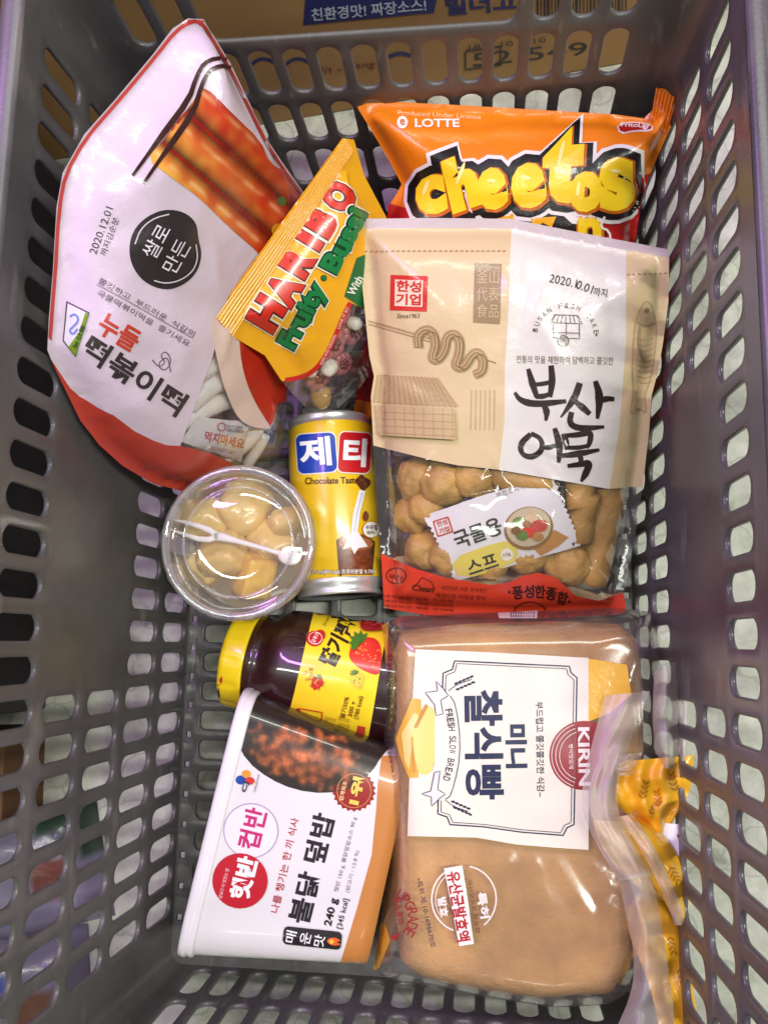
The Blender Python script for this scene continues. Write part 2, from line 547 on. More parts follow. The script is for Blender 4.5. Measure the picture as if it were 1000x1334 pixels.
# ================================================================== SETTING
FLOOR_Z = -0.014
def mat_floor():
    m, nt, out = newmat('worn_concrete')
    p = nt.nodes.new('ShaderNodeBsdfPrincipled')
    tc = nt.nodes.new('ShaderNodeTexCoord')
    n1 = nt.nodes.new('ShaderNodeTexNoise'); n1.inputs['Scale'].default_value = 34; n1.inputs['Detail'].default_value = 8; n1.inputs['Roughness'].default_value = 0.7
    n2 = nt.nodes.new('ShaderNodeTexNoise'); n2.inputs['Scale'].default_value = 7; n2.inputs['Detail'].default_value = 6
    vo = nt.nodes.new('ShaderNodeTexVoronoi'); vo.feature = 'DISTANCE_TO_EDGE'; vo.inputs['Scale'].default_value = 16
    wn = nt.nodes.new('ShaderNodeTexNoise'); wn.inputs['Scale'].default_value = 14; wn.inputs['Detail'].default_value = 4
    mixv = nt.nodes.new('ShaderNodeMix'); mixv.data_type = 'VECTOR'; mixv.inputs['Factor'].default_value = 0.12
    for n in (n1, n2, wn): nt.links.new(tc.outputs['Object'], n.inputs[0])
    nt.links.new(tc.outputs['Object'], mixv.inputs['A']); nt.links.new(wn.outputs['Color'], mixv.inputs['B'])
    nt.links.new(mixv.outputs['Result'], vo.inputs['Vector'])
    r1 = nt.nodes.new('ShaderNodeValToRGB')
    r1.color_ramp.elements[0].position = 0.30; r1.color_ramp.elements[0].color = (*lin((150, 148, 138)), 1)
    r1.color_ramp.elements[1].position = 0.68; r1.color_ramp.elements[1].color = (*lin((212, 210, 198)), 1)
    nt.links.new(n1.outputs[0], r1.inputs[0])
    r2 = nt.nodes.new('ShaderNodeValToRGB')
    r2.color_ramp.elements[0].position = 0.0; r2.color_ramp.elements[0].color = (0.45, 0.45, 0.42, 1)
    r2.color_ramp.elements[1].position = 0.022; r2.color_ramp.elements[1].color = (1, 1, 1, 1)
    nt.links.new(vo.outputs['Distance'], r2.inputs[0])
    r3 = nt.nodes.new('ShaderNodeValToRGB')
    r3.color_ramp.elements[0].position = 0.34; r3.color_ramp.elements[0].color = (0.30, 0.30, 0.28, 1)
    r3.color_ramp.elements[1].position = 0.46; r3.color_ramp.elements[1].color = (1, 1, 1, 1)
    nt.links.new(n2.outputs[0], r3.inputs[0])
    m1 = nt.nodes.new('ShaderNodeMix'); m1.data_type = 'RGBA'; m1.blend_type = 'MULTIPLY'; m1.inputs['Factor'].default_value = 0.55
    m2 = nt.nodes.new('ShaderNodeMix'); m2.data_type = 'RGBA'; m2.blend_type = 'MULTIPLY'; m2.inputs['Factor'].default_value = 0.55
    nt.links.new(r1.outputs[0], m1.inputs['A']); nt.links.new(r2.outputs[0], m1.inputs['B'])
    nt.links.new(m1.outputs['Result'], m2.inputs['A']); nt.links.new(r3.outputs[0], m2.inputs['B'])
    nt.links.new(m2.outputs['Result'], p.inputs['Base Color'])
    p.inputs['Roughness'].default_value = 0.6
    b = nt.nodes.new('ShaderNodeBump'); b.inputs['Strength'].default_value = 0.3; b.inputs['Distance'].default_value = 0.002
    nt.links.new(n1.outputs[0], b.inputs['Height']); nt.links.new(b.outputs[0], p.inputs['Normal'])
    nt.links.new(p.outputs[0], out.inputs[0])
    return m
fl = mesh_obj('floor', [(-4, -4, FLOOR_Z), (4, -4, FLOOR_Z), (4, 4, FLOOR_Z), (-4, 4, FLOOR_Z)], [(0, 1, 2, 3)], mat_floor())
fl['kind'] = 'structure'; fl['label'] = 'pale worn concrete shop floor with fine cracks'

# ------------------------------------------------------------------ basket
BW, BL, DR, KZ, R0 = 0.1374, 0.2353, 0.078, 0.278, 0.0085
TH = 0.0028
ZE = [0.0, 0.0395, 0.081, 0.1205, 0.1600, 0.2000]
RIM = 0.213
basket = thing('shopping_basket', 'dark grey slotted plastic shopping basket holding the groceries', 'basket', (0, 0, FLOOR_Z))
def mat_basket():
    m, nt, out = newmat('grey_basket_plastic')
    p = nt.nodes.new('ShaderNodeBsdfPrincipled')
    tc = nt.nodes.new('ShaderNodeTexCoord')
    n1 = nt.nodes.new('ShaderNodeTexNoise'); n1.inputs['Scale'].default_value = 9; n1.inputs['Detail'].default_value = 7; n1.inputs['Roughness'].default_value = 0.65
    n2 = nt.nodes.new('ShaderNodeTexNoise'); n2.inputs['Scale'].default_value = 700; n2.inputs['Detail'].default_value = 2
    mp = nt.nodes.new('ShaderNodeMapping'); mp.inputs['Scale'].default_value = (220, 18, 60); mp.inputs['Rotation'].default_value = (0.4, 0.3, 0.6)
    n3 = nt.nodes.new('ShaderNodeTexNoise'); n3.inputs['Scale'].default_value = 1.0; n3.inputs['Detail'].default_value = 3
    for n in (n1, n2): nt.links.new(tc.outputs['Object'], n.inputs[0])
    nt.links.new(tc.outputs['Object'], mp.inputs[0]); nt.links.new(mp.outputs[0], n3.inputs[0])
    r = nt.nodes.new('ShaderNodeValToRGB')
    r.color_ramp.elements[0].position = 0.32; r.color_ramp.elements[0].color = (*lin((76, 73, 74)), 1)
    r.color_ramp.elements[1].position = 0.7; r.color_ramp.elements[1].color = (*lin((108, 104, 103)), 1)
    nt.links.new(n1.outputs[0], r.inputs[0]); 
    r3 = nt.nodes.new('ShaderNodeValToRGB')     # fine scuffs
    r3.color_ramp.elements[0].position = 0.62; r3.color_ramp.elements[0].color = (0, 0, 0, 1)
    r3.color_ramp.elements[1].position = 0.76; r3.color_ramp.elements[1].color = (0.5, 0.5, 0.5, 1)
    nt.links.new(n3.outputs[0], r3.inputs[0])
    mx = nt.nodes.new('ShaderNodeMix'); mx.data_type = 'RGBA'
    nt.links.new(r3.outputs[0], mx.inputs['Factor']); nt.links.new(r.outputs[0], mx.inputs['A'])
    mx.inputs['B'].default_value = (*lin((150, 142, 135)), 1)
    nt.links.new(mx.outputs['Result'], p.inputs['Base Color'])
    rr = nt.nodes.new('ShaderNodeMapRange'); rr.inputs['To Min'].default_value = 0.2; rr.inputs['To Max'].default_value = 0.42
    nt.links.new(n1.outputs[0], rr.inputs['Value']); nt.links.new(rr.outputs[0], p.inputs['Roughness'])
    b = nt.nodes.new('ShaderNodeBump'); b.inputs['Strength'].default_value = 0.12; b.inputs['Distance'].default_value = 0.0006
    nt.links.new(n2.outputs[0], b.inputs['Height']); nt.links.new(b.outputs[0], p.inputs['Normal'])
    nt.links.new(p.outputs[0], out.inputs[0])
    return m
MB = mat_basket()
def slot_outline(hw, hl, r, n=5):
    pts = []
    for sx, sy, a0 in ((1, 1, 0), (-1, 1, 90), (-1, -1, 180), (1, -1, 270)):
        for i in range(n + 1):
            a = math.radians(a0 + 90 * i / n)
            pts.append((sx * (hw - r) + r * math.cos(a), sy * (hl - r) + r * math.sin(a)))
    return pts
class Sheet:
    """a moulded wall in (a, z) with depth d, made of cells with or without a rounded slot"""
    def __init__(s, fn): s.fn = fn; s.v = []; s.f = []
    def quad(s, a0, a1, z0, z1):
        for d in (0, TH):
            n = len(s.v)
            s.v += [s.fn(a0, z0, d), s.fn(a1, z0, d), s.fn(a1, z1, d), s.fn(a0, z1, d)]
            s.f.append([(n, n + 1, n + 2, n + 3), d > 0])
    def cell(s, a0, a1, z0, z1, hw, hl, r=None, c=0.0009, cz=None):
        ca = (a0 + a1) / 2; cz = (z0 + z1) / 2 if cz is None else cz
        o1 = slot_outline(hw + c, hl + c, min((r or hw) + c, hw + c, hl + c)); o2 = slot_outline(hw, hl, min(r or hw, hw, hl))
        m = len(o1); out = []
        for (x, y) in o1:
            kx = ((a1 - ca) if x > 0 else (ca - a0)) / max(abs(x), 1e-9); ky = ((z1 - cz) if y > 0 else (cz - z0)) / max(abs(y), 1e-9)
            k = min(kx, ky); out.append([x * k, y * k])
        for X, Y in ((a1 - ca, z1 - cz), (a0 - ca, z1 - cz), (a0 - ca, z0 - cz), (a1 - ca, z0 - cz)):
            i = min(range(m), key=lambda i: (out[i][0] - X) ** 2 + (out[i][1] - Y) ** 2); out[i] = [X, Y]
        q = 0.3 * c
        o15 = slot_outline(hw + q, hl + q, min((r or hw) + q, hw + q, hl + q))
        rings = [(out, 0), (o1, 0), (o15, q), (o2, c), (o2, TH - c), (o15, TH - q), (o1, TH), (out, TH)]
        n = len(s.v)
        for ring, d in rings:
            for x, y in ring: s.v.append(s.fn(ca + x, cz + y, d))
        for k in range(len(rings) - 1):
            for i in range(m):
                j = (i + 1) % m
                s.f.append([(n + k * m + i, n + k * m + j, n + (k + 1) * m + j, n + (k + 1) * m + i), 'c'])
    def build(s, name):
        V = np.array(s.v)
        ref = np.array(s.fn(0, 0.05, 0)) - np.array(s.fn(0, 0.05, TH))      # towards the inside
        cs = None; fs = []
        for fc, side in s.f:
            if side == 'c':
                if cs is None:
                    p = V[list(fc)]; cs = np.cross(p[1] - p[0], p[2] - p[0]) @ ref < 0
                fl_ = cs
            else:
                p = V[list(fc)]; fl_ = (np.cross(p[1] - p[0], p[2] - p[0]) @ ref < 0) != side
            fs.append(fc[::-1] if fl_ else fc)
        s.f = fs
        o = mesh_obj(name, s.v, s.f, MB, basket)
        bm = bmesh.new(); bm.from_mesh(o.data)
        bmesh.ops.remove_doubles(bm, verts=bm.verts, dist=2e-5)
        for e in bm.edges:
            if len(e.link_faces) == 2 and e.calc_face_angle(0) > 0.9: e.smooth = False
        bm.to_mesh(o.data); bm.free()
        return o
def kz(z): return 1 + KZ * z
def wall_map(w):
    def fn(a, z, d):
        if w == 'R': return (BW + DR * z + d, a * kz(z), z)
        if w == 'L': return (-BW - DR * z - d, a * kz(z), z)
        if w == 'F': return (a * kz(z), BL + DR * z + d, z)
        return (a * kz(z), -BL - DR * z - d, z)
    return fn
UN = 1.12e-3
for w, name, half, pitch, off in (('L', 'long_wall', BL - R0, 16 * UN, 13.16 * UN), ('R', 'long_wall', BL - R0, 16 * UN, 15.0 * UN),
                                  ('F', 'end_wall', BW - R0, 15.14 * UN, 6.26 * UN), ('N', 'end_wall', BW - R0, 15.14 * UN, 3.9 * UN)):
    sh = Sheet(wall_map(w))
    cols = []
    k = -40
    while k < 40:
        c = off + k * pitch
        if c - pitch / 2 > -half and c + pitch / 2 < half: cols.append(c)
        k += 1
    lo, hi = cols[0] - pitch / 2, cols[-1] + pitch / 2
    for r in range(5):
        z0, z1 = ZE[r], ZE[r + 1]
        sh.quad(-half, lo, z0, z1); sh.quad(hi, half, z0, z1)
        hl = (z1 - z0) / 2 - 0.0042
        run = None
        if r == 4 and w in 'FN':
            mid = [c for c in cols if -0.088 < c < 0.070]
            run = (mid[0] - pitch / 2, mid[-1] + pitch / 2)
            sh.cell(run[0], run[1], z0, z1, (run[1] - run[0]) / 2 - 0.004, (z1 - z0) / 2 - 0.0035, r=0.007)
        for c in cols:
            if run and run[0] < c < run[1]: continue
            if w in 'LR' and r in (2, 3) and abs(c - 0.0067) < 0.067:
                sh.quad(c - pitch / 2, c + pitch / 2, z0, z1); continue
            sh.cell(c - pitch / 2, c + pitch / 2, z0, z1, 0.0056, hl)
    sh.quad(-half, half, ZE[5], RIM)
    sh.build(name)
# rounded corners
for sx in (1, -1):
    for sy in (1, -1):
        v = []; f = []; na, nzr = 8, 6
        for d in (0, TH):
            for j in range(nzr + 1):
                z = RIM * j / nzr
                cx, cy = (BW - R0) * kz(z), (BL - R0) * kz(z)
                rx, ry = BW + DR * z - cx + d, BL + DR * z - cy + d
                for i in range(na + 1):
                    t = math.pi / 2 * i / na
                    v.append((sx * (cx + rx * math.cos(t)), sy * (cy + ry * math.sin(t)), z))
        m = (na + 1) * (nzr + 1)
        for L_ in range(2):
            for j in range(nzr):
                for i in range(na):
                    a = L_ * m + j * (na + 1) + i
                    f.append((a, a + 1, a + na + 2, a + na + 1))
        o = mesh_obj('corner_wall', v, f, MB, basket)
        bm = bmesh.new(); bm.from_mesh(o.data); bmesh.ops.recalc_face_normals(bm, faces=bm.faces); bm.to_mesh(o.data); bm.free()
# rim: a rolled lip all round
def rim_loop(d, z):
    pts = []
    cx, cy = (BW - R0) * kz(z), (BL - R0) * kz(z)
    for sx, sy, a0 in ((1, 1, 0), (-1, 1, 90), (-1, -1, 180), (1, -1, 270)):
        for i in range(9):
            a = math.radians(a0 + 90 * i / 8)
            pts.append((sx * cx + (BW + DR * z - cx + d) * math.cos(a), sy * cy + (BL + DR * z - cy + d) * math.sin(a), z))
    return pts
prof = [(0.0, RIM - 0.003), (0.0004, RIM), (0.002, RIM + 0.0018), (0.008, RIM + 0.002), (0.0115, RIM + 0.0005), (0.0125, RIM - 0.003), (0.0125, RIM - 0.013), (0.011, RIM - 0.013), (0.0105, RIM - 0.004), (0.004, RIM - 0.003)]
v = []; f = []
for d, z in prof: v += rim_loop(d, z)
n = 36
for k in range(len(prof)):
    for i in range(n):
        a, b = k * n + i, k * n + (i + 1) % n; k2 = (k + 1) % len(prof)
        f.append((a, b, k2 * n + (i + 1) % n, k2 * n + i))
mesh_obj('rim', v, f, MB, basket)
# base grid
def base_map(a, z, d): return (a, z, -d)
sh = Sheet(base_map)
bp = 16 * UN; boff = 13.16 * UN
ys = [boff + k * bp for k in range(-40, 40) if -BL + 0.012 < boff + k * bp < BL - 0.012]
y0, y1 = ys[0] - bp / 2, ys[-1] + bp / 2
nx = 9; xe = BW - 0.0075; px_ = 2 * xe / nx
sh.quad(-BW, BW, -BL, y0); sh.quad(-BW, BW, y1, BL)
for y in ys:
    for s_ in (-1, 1):
        a0, a1 = sorted((s_ * xe, s_ * BW))
        sh.cell(a0, a1, y, y + bp, 0.0016, 0.0018, r=0.0003, c=0.0003) if y + bp < y1 + bp / 2 - 1e-6 else sh.quad(a0, a1, y, y1)
    for i in range(nx):
        sh.cell(-xe + i * px_, -xe + (i + 1) * px_, y - bp / 2, y + bp / 2, px_ / 2 - 0.0032, 0.0056, r=0.0035)
for s_ in (-1, 1):
    a0, a1 = sorted((s_ * xe, s_ * BW)); sh.quad(a0, a1, y0, ys[0])
sh.build('base_grid')
for sx in (-1, 1):
    for sy in (-1, 1):
        v, f = lathe([(0, 0.0), (0, 0.011), (0.0090, 0.013), (0.0108, 0.013), (0.0108, 0.0)], (sx * (BW - 0.02), sy * (BL - 0.02), FLOOR_Z), (0, 0, 1), 20)
        mesh_obj('foot', v, f, MB, basket)

# ------------------------------------------------------------------ what stands round the basket
def box_mesh(cx, cy, z0, sx, sy, sz, rot, bev=0.002):
    bm = bmesh.new(); bmesh.ops.create_cube(bm, size=1)
    for q in bm.verts: q.co = Vector((q.co.x * sx, q.co.y * sy, (q.co.z + 0.5) * sz))
    if bev: bmesh.ops.bevel(bm, geom=list(bm.edges), offset=bev, segments=2, affect='EDGES', profile=0.6)
    M = Matrix.Translation((cx, cy, z0)) @ Matrix.Rotation(rot, 4, 'Z')
    bmesh.ops.transform(bm, matrix=M, verts=bm.verts)
    v = [tuple(q.co) for q in bm.verts]; f = [[q.index for q in t.verts] for t in bm.faces]; bm.free()
    return v, f
CARD = mat_plain('brown_cardboard', (176, 136, 88), rough=0.75, bump=(220, 0.2, 0.0006, 2, (1, 1, 0.08)), vary=0.12, vscale=14, spec=0.25)
bx = thing('cardboard_box', 'brown cardboard carton with blue band and printed numbers behind the basket end', 'box', (-0.07, 0.42, FLOOR_Z))
ANG = math.atan2(0.016, 0.129)
c0 = Vector((0.166, 0.352)); d0 = Vector((math.cos(ANG), math.sin(ANG))); n0 = Vector((-d0.y, d0.x))
sz = (0.46, 0.24, 0.20); cc = c0 - d0 * sz[0] / 2 + n0 * sz[1] / 2
v, f = box_mesh(cc.x, cc.y, FLOOR_Z, *sz, ANG)
body = mesh_obj('carton_body', v, f, CARD, bx, smooth=False)
bb = bvh_of(body)
P = Print(bb, bx, 'printing', INK_MATT)
P.poly([(395, 32), (565, 16), (572, -16), (398, -4)], (36, 46, 110))
P.text('친환경맛! 짜장소스!', 480, 12, 5, 150, 17, (205, 215, 235), 0.02)
P.text('빌더고', 626, 4, 4, 92, 26, (36, 46, 110), 0.03)
P.text('52 549', 690, 70, 6, 150, 17, (40, 32, 28), 0.0)
P.stroke([(606, 90), (606, 66), (652, 60), (652, 84)], 2, (40, 32, 28), True)
P.text('18    10    10', 660, 56, 6, 100, 7, (60, 48, 40))
for i in range(26):
    x = 700 + i * 4.6
    P.stroke([(x, -2 - (x - 700) * .06), (x, 26 - (x - 700) * .06)], random.choice([1.2, 2, 3]), (30, 26, 24), step=12)
P.text('in -', 432, 90, 4, 26, 9, (150, 70, 50), 0.0, 0.2); P.text('lang', 474, 85, 4, 28, 11, (150, 70, 50), 0.0, 0.2)
for x in (343, 388):
    P.stroke([(x - 16, 84), (x - 6, 76), (x + 6, 76), (x + 16, 82)], 4, (36, 46, 110), smooth=2)
P.stroke([(505, 74), (520, 68), (535, 72)], 5, (36, 46, 110), smooth=2)
P.build()
tp = mesh_obj('packing_tape', *box_mesh(cc.x, cc.y, FLOOR_Z + sz[2] + 0.0004, sz[0], 0.05, 0.0004, ANG, 0), mat_plain('packing_tape', (190, 160, 110), rough=0.2), bx, smooth=False)

DARK = mat_plain('dark_shelf_steel', (40, 38, 38), rough=0.5, vary=0.2, vscale=8)
sh_ = thing('store_shelf', 'dark steel store shelf plinth beside the long wall of the basket', 'shelf', (-0.5, 0.08, FLOOR_Z))
mesh_obj('plinth', *box_mesh(-0.385, 0.09, FLOOR_Z, 0.30, 0.36, 0.10, 0, 0.003), DARK, sh_, smooth=False)
mesh_obj('deck', *box_mesh(-0.383, 0.09, FLOOR_Z + 0.1003, 0.33, 0.38, 0.022, 0, 0.002), DARK, sh_, smooth=False)
mesh_obj('back_panel', *box_mesh(-0.50, 0.09, FLOOR_Z + 0.1226, 0.02, 0.38, 0.1770, 0, 0.002), DARK, sh_, smooth=False)
b2 = mesh_obj('cardboard_box', *box_mesh(-0.268, -0.128, FLOOR_Z, 0.070, 0.055, 0.05, 0.05), mat_plain('orange_cardboard', (112, 76, 46), rough=0.7, vary=0.15, vscale=20), smooth=False)
label(b2, 'small orange brown carton on the floor beside the shelf plinth', 'box')
b3 = thing('cardboard_box', 'tall plain brown carton standing past the far end of the shelf', 'box', (-0.37, 0.38, FLOOR_Z))
mesh_obj('carton_body', *box_mesh(-0.36, 0.43, FLOOR_Z, 0.24, 0.26, 0.24, 0.12), CARD, b3, smooth=False)
mesh_obj('packing_tape', *box_mesh(-0.36, 0.43, FLOOR_Z + 0.2404, 0.05, 0.26, 0.0004, 0.12, 0), bpy.data.materials['packing_tape'], b3, smooth=False)
# white printed pouches lying on the floor by the near left corner
spots = [((-0.235, -0.190), 0.25, 'a red round print beside the small carton', 0),
         ((-0.240, -0.262), 0.12, 'blue scribble and orange round print', 1),
         ((-0.225, -0.340), 0.30, 'green corner and pink round print', 2),
         ((-0.345, -0.200), 0.10, 'mostly plain lilac white, farthest from the basket', 3)]
mesh_obj('shade_deck', *box_mesh(-0.425, 0.10, FLOOR_Z + 0.30, 0.33, 0.40, 0.022, 0, 0.002), DARK, sh_, smooth=False)  # unseen deck, added to keep tube light off the floor at left
for (x, y), rot, lab, k in spots:
    p_ = thing('white_pouch', 'white pouch on the floor with ' + lab if k < 3 else 'pouch on the floor, ' + lab, 'pouch', (x, y, FLOOR_Z), 'white pouches lying beside the basket')
    bm = bmesh.new(); bmesh.ops.create_grid(bm, x_segments=20, y_segments=16, size=1)
    v = []; cols = []
    for q in bm.verts:
        a, b = q.co.x, q.co.y
        t = (1 - a ** 6) * (1 - b ** 4)
        h = 0.001 + 0.026 * max(t, 0) ** 0.6 + 0.0015 * noise.noise((a * 3 + k, b * 3, k))
        X, Y = a * 0.048, b * 0.037
        v.append((x + X * math.cos(rot) - Y * math.sin(rot), y + X * math.sin(rot) + Y * math.cos(rot), FLOOR_Z + h))
        c = (128, 118, 144)
        if k != 3:
            if (a - 0.5) ** 2 + (b + 0.1) ** 2 * 0.7 < 0.09: c = [(112, 54, 48), (112, 74, 56), (112, 66, 80)][k]
            if a + b > 1.0 and k != 1: c = (48, 66, 54)
            if k == 1 and abs(b - 0.5 * math.sin(a * 7)) < 0.13 and a < 0.2: c = (70, 90, 170)
            if k != 1 and abs(b + 0.4 - 0.2 * math.sin(a * 9)) < 0.1 and a < 0: c = (90, 110, 180)
        cols.append(lin(c))
    f = [[q.index for q in t.verts] for t in bm.faces]; bm.free()
    mesh_obj('front_film', v, f, INK, p_, cols=cols)
    v2 = [(a, b, FLOOR_Z + 0.0006) for a, b, c in v]
    mesh_obj('back_film', v2, [t[::-1] for t in f], INK, p_, cols=cols)

# ================================================================== GROCERIES
def corrugated(name, parent, plane, quad, n, amp, lift, col, mats=None, m=24):
    """crimped seal: quad px (a,b along the ridges; d,c the other long side)"""
    a, b, c, d = [plane.uv([q])[0] for q in quad]
    v = []; f = []; N = n * 6
    for i in range(N + 1):
        t = i / N
        for j in range(m + 1):
            s = j / m
            p = (a * (1 - s) + b * s) * (1 - t) + (d * (1 - s) + c * s) * t
            h = lift + amp * math.sin(t * n * 2 * math.pi) + 0.0008 * noise.noise((s * 4, t * 2, n))
            v.append(plane.P(np.array([p]), np.array([h]))[0])
    for i in range(N):
        for j in range(m):
            k = i * (m + 1) + j
            f.append((k, k + 1, k + m + 2, k + m + 1))
    return mesh_obj(name, v, f, mats or INK, parent, cols=np.tile(lin(col), (len(v), 1)))

# ---------------------------------------------------------------- corn snack bag (under the fish cake bag, against the end wall)
pl = Plane((470, 140, 0.112), (865, 140, 0.112), (650, 540, 0.018))
r = thing('snack_bag', 'orange and red crimped snack bag leaning on the end wall under the fish cake bag', 'snack bag', at(650, 400, 0.005))
out = [(462, 135), (520, 133), (600, 137), (700, 143), (800, 149), (838, 154), (852, 141), (853, 114), (866, 116), (880, 130), (878, 155), (862, 190), (845, 230), (835, 262), (829, 300), (825, 340), (828, 420), (815, 480), (800, 555), (650, 572), (480, 556), (460, 540), (470, 480), (485, 400), (503, 300), (506, 268), (515, 255), (523, 240), (505, 206), (485, 172)]
snack = Bag(pl, out, 0.023, 0.006, R=0.045, seal=0.004, amp=0.0022, freq=22, seed=3.1, g=0.0034,
            creases=[(560, 150, 700, 190, -1.5, 5), (700, 150, 850, 175, 1.6, 4), (520, 180, 620, 230, 1.5, 5), (830, 150, 780, 210, -1.6, 5), (600, 248, 720, 243, 1.8, 2.5), (850, 160, 820, 280, 1.5, 4)])
snack.build('front_film', r, [([(440, 90), (900, 90), (900, 160), (846, 226), (800, 243), (700, 268), (560, 280), (504, 264), (521, 240), (440, 140)], (240, 130, 22)),
                              ([(455, 520), (484, 524), (484, 560), (455, 560)], (232, 120, 25))], (188, 28, 24))
corrugated('crimped_seal', r, pl, [(853, 114), (846, 153), (866, 176), (879, 128)], 6, 0.0007, 0.004, (238, 128, 24))
P = Print(snack.bvh, r, 'brand_lettering')
letters = [('c', 562, 254, 46, 58, 14), ('h', 602, 238, 48, 76, 20), ('e', 641, 246, 46, 60, 14), ('e', 688, 242, 52, 64, 12), ('t', 734, 216, 62, 104, 4), ('o', 762, 250, 50, 58, 10), ('s', 802, 240, 52, 74, 8)]
P.hold = True
for bold, ex, dx, col in ((0.16, 34, 0, (235, 228, 222)), (0.14, 24, 0, (24, 18, 18)), (0.07, 5, 1.5, (196, 96, 12)), (0.07, 0, 0, (246, 208, 32))):
    P.up()
    for ch, x, y, w, h, a in letters:
        P.text(ch, x + dx, y + dx, a, w - 6 + ex, h - 6 + ex, col, bold, 0.12)
P.up()
for x, y, w, h, a in ((556, 244, 5, 22, 20), (600, 226, 5, 30, 20), (640, 236, 12, 5, 10), (684, 232, 14, 6, 10), (730, 200, 5, 34, 14), (752, 246, 5, 20, 10), (800, 222, 14, 5, 5)):
    P.disc(x, y, w / 2, (252, 236, 140), ry=h / 2, ang=-a, n=12)
P.build()
P = Print(snack.bvh, r, 'flavour_lettering')
P.poly([(560, 282), (640, 272), (760, 280), (790, 290), (786, 345), (560, 345)], (28, 20, 20), smooth=1)
for pts in ([(640, 284), (668, 278), (672, 292), (640, 294)], [(690, 284), (724, 282), (718, 296), (706, 290), (696, 300)]):
    P.poly(pts, (236, 170, 26))
P.text('n', 768, 305, 0, 36, 48, (210, 110, 14), 0.06); P.text('n', 767, 304, 0, 30, 42, (246, 205, 30), 0.04)
P.stroke([(786, 282), (780, 296), (792, 300), (794, 318)], 3, (235, 228, 222), smooth=1)
P.build()
P = Print(snack.bvh, r, 'maker_lettering')
P.text('Produced Under License', 572, 150, -3, 108, 6, (255, 214, 170))
P.text('LOTTE', 569, 161, 0, 58, 11, (250, 240, 230), 0.03)
P.disc(524, 160, 7, (250, 240, 230), ry=8); P.text('e', 524, 160, 10, 6, 8, (225, 110, 20), 0.02)
P.build()
P = Print(snack.bvh, r, 'snack_maker_logo')
P.poly([(802, 162), (826, 158), (851, 163), (849, 172), (826, 172), (806, 176)], (240, 225, 220), smooth=1)
P.poly([(804, 163), (826, 160), (849, 164), (847, 170), (826, 170), (808, 174)], (190, 30, 36), smooth=1)
P.text('FritoLay', 827, 165, -2, 38, 8, (245, 235, 230), 0.02)
P.build()

# ---------------------------------------------------------------- rice cake pouch
pl = Plane((66, 420, 0.186), (250, 30, 0.19), (330, 610, 0.03))
r = thing('rice_cake_pouch', 'large lilac white pouch with red base and red saucy rice cake picture', 'pouch', at(220, 480, 0.03))
out = [(74, 270), (82, 225), (110, 175), (150, 130), (200, 70), (225, 37), (245, 24), (265, 25), (278, 46), (300, 82), (335, 155), (350, 185), (370, 215), (395, 250), (412, 300), (416, 360), (406, 420), (388, 470), (372, 505), (367, 560), (354, 612), (300, 640), (243, 641), (200, 630), (160, 607), (130, 580), (105, 548), (85, 507), (70, 476), (62, 456), (64, 415), (69, 355)]
pouch = Bag(pl, out, 0.028, 0.005, R=0.058, seal=0.005, amp=0.0026, freq=24, seed=8.3, g=0.0033,
            creases=[(240, 50, 255, 120, 3.0, 5), (262, 60, 290, 140, -2.0, 4), (120, 200, 170, 260, 2.0, 4), (90, 330, 130, 420, 2.2, 4), (100, 250, 130, 330, -1.8, 5), (255, 380, 240, 450, 2.0, 3), (270, 250, 300, 330, 1.8, 3), (300, 130, 330, 230, 2.4, 4), (180, 190, 230, 260, -1.4, 7), (110, 320, 190, 300, 1.5, 6), (150, 360, 260, 400, -1.2, 8), (345, 210, 330, 280, 1.8, 3), (90, 470, 190, 555, 1.5, 5), (225, 300, 235, 370, 1.4, 3.5), (300, 480, 320, 540, 1.5, 4), (130, 240, 200, 200, 1.3, 7)])
LILAC = (216, 196, 212)
red_base = [(50, 448), (64, 464), (92, 506), (116, 527), (148, 541), (176, 562), (200, 574), (218, 580), (235, 581), (274, 590), (302, 603), (330, 625), (330, 670), (40, 670)]
window = [(235, 581), (242, 562), (254, 528), (266, 495), (276, 468), (284, 440), (296, 470), (330, 500), (380, 490), (385, 560), (372, 640), (330, 625), (302, 603), (274, 590)]
peach = [(279, 405), (276, 432), (283, 470), (292, 505), (308, 543), (325, 556), (355, 560), (345, 545), (330, 520), (318, 490), (312, 455), (312, 425)]
sauce = [(312, 420), (312, 455), (318, 490), (330, 518), (345, 545), (354, 559), (368, 505), (382, 480), (400, 440), (420, 380), (420, 300), (398, 248), (372, 280), (350, 330), (330, 380)]
pouch.build('front_film', r, [(red_base, (190, 62, 50)), (window, 'clear'), (smooth_poly(sauce, 1), (190, 44, 26)), (smooth_poly(peach, 2), (226, 196, 186))], LILAC, clear_back=True)
P = Print(pouch.bvh, r, 'border_strip')
edge = [(62, 458), (65, 415), (70, 355), (75, 270), (83, 226), (111, 177), (151, 132), (201, 72), (226, 40), (246, 27), (263, 28), (276, 47), (298, 83), (333, 156), (349, 187), (368, 216), (393, 251)]
P.stroke([(x + 2, y + 1) for x, y in edge[:11]], 5, (196, 72, 66), smooth=1); P.stroke([(x - 2, y + 1) for x, y in edge[9:]], 4, (190, 60, 55), smooth=1)
P.build()
tubes = [((200, 206), (346, 332), 21), ((233, 172), (366, 288), 22), ((260, 128), (384, 246), 22)]
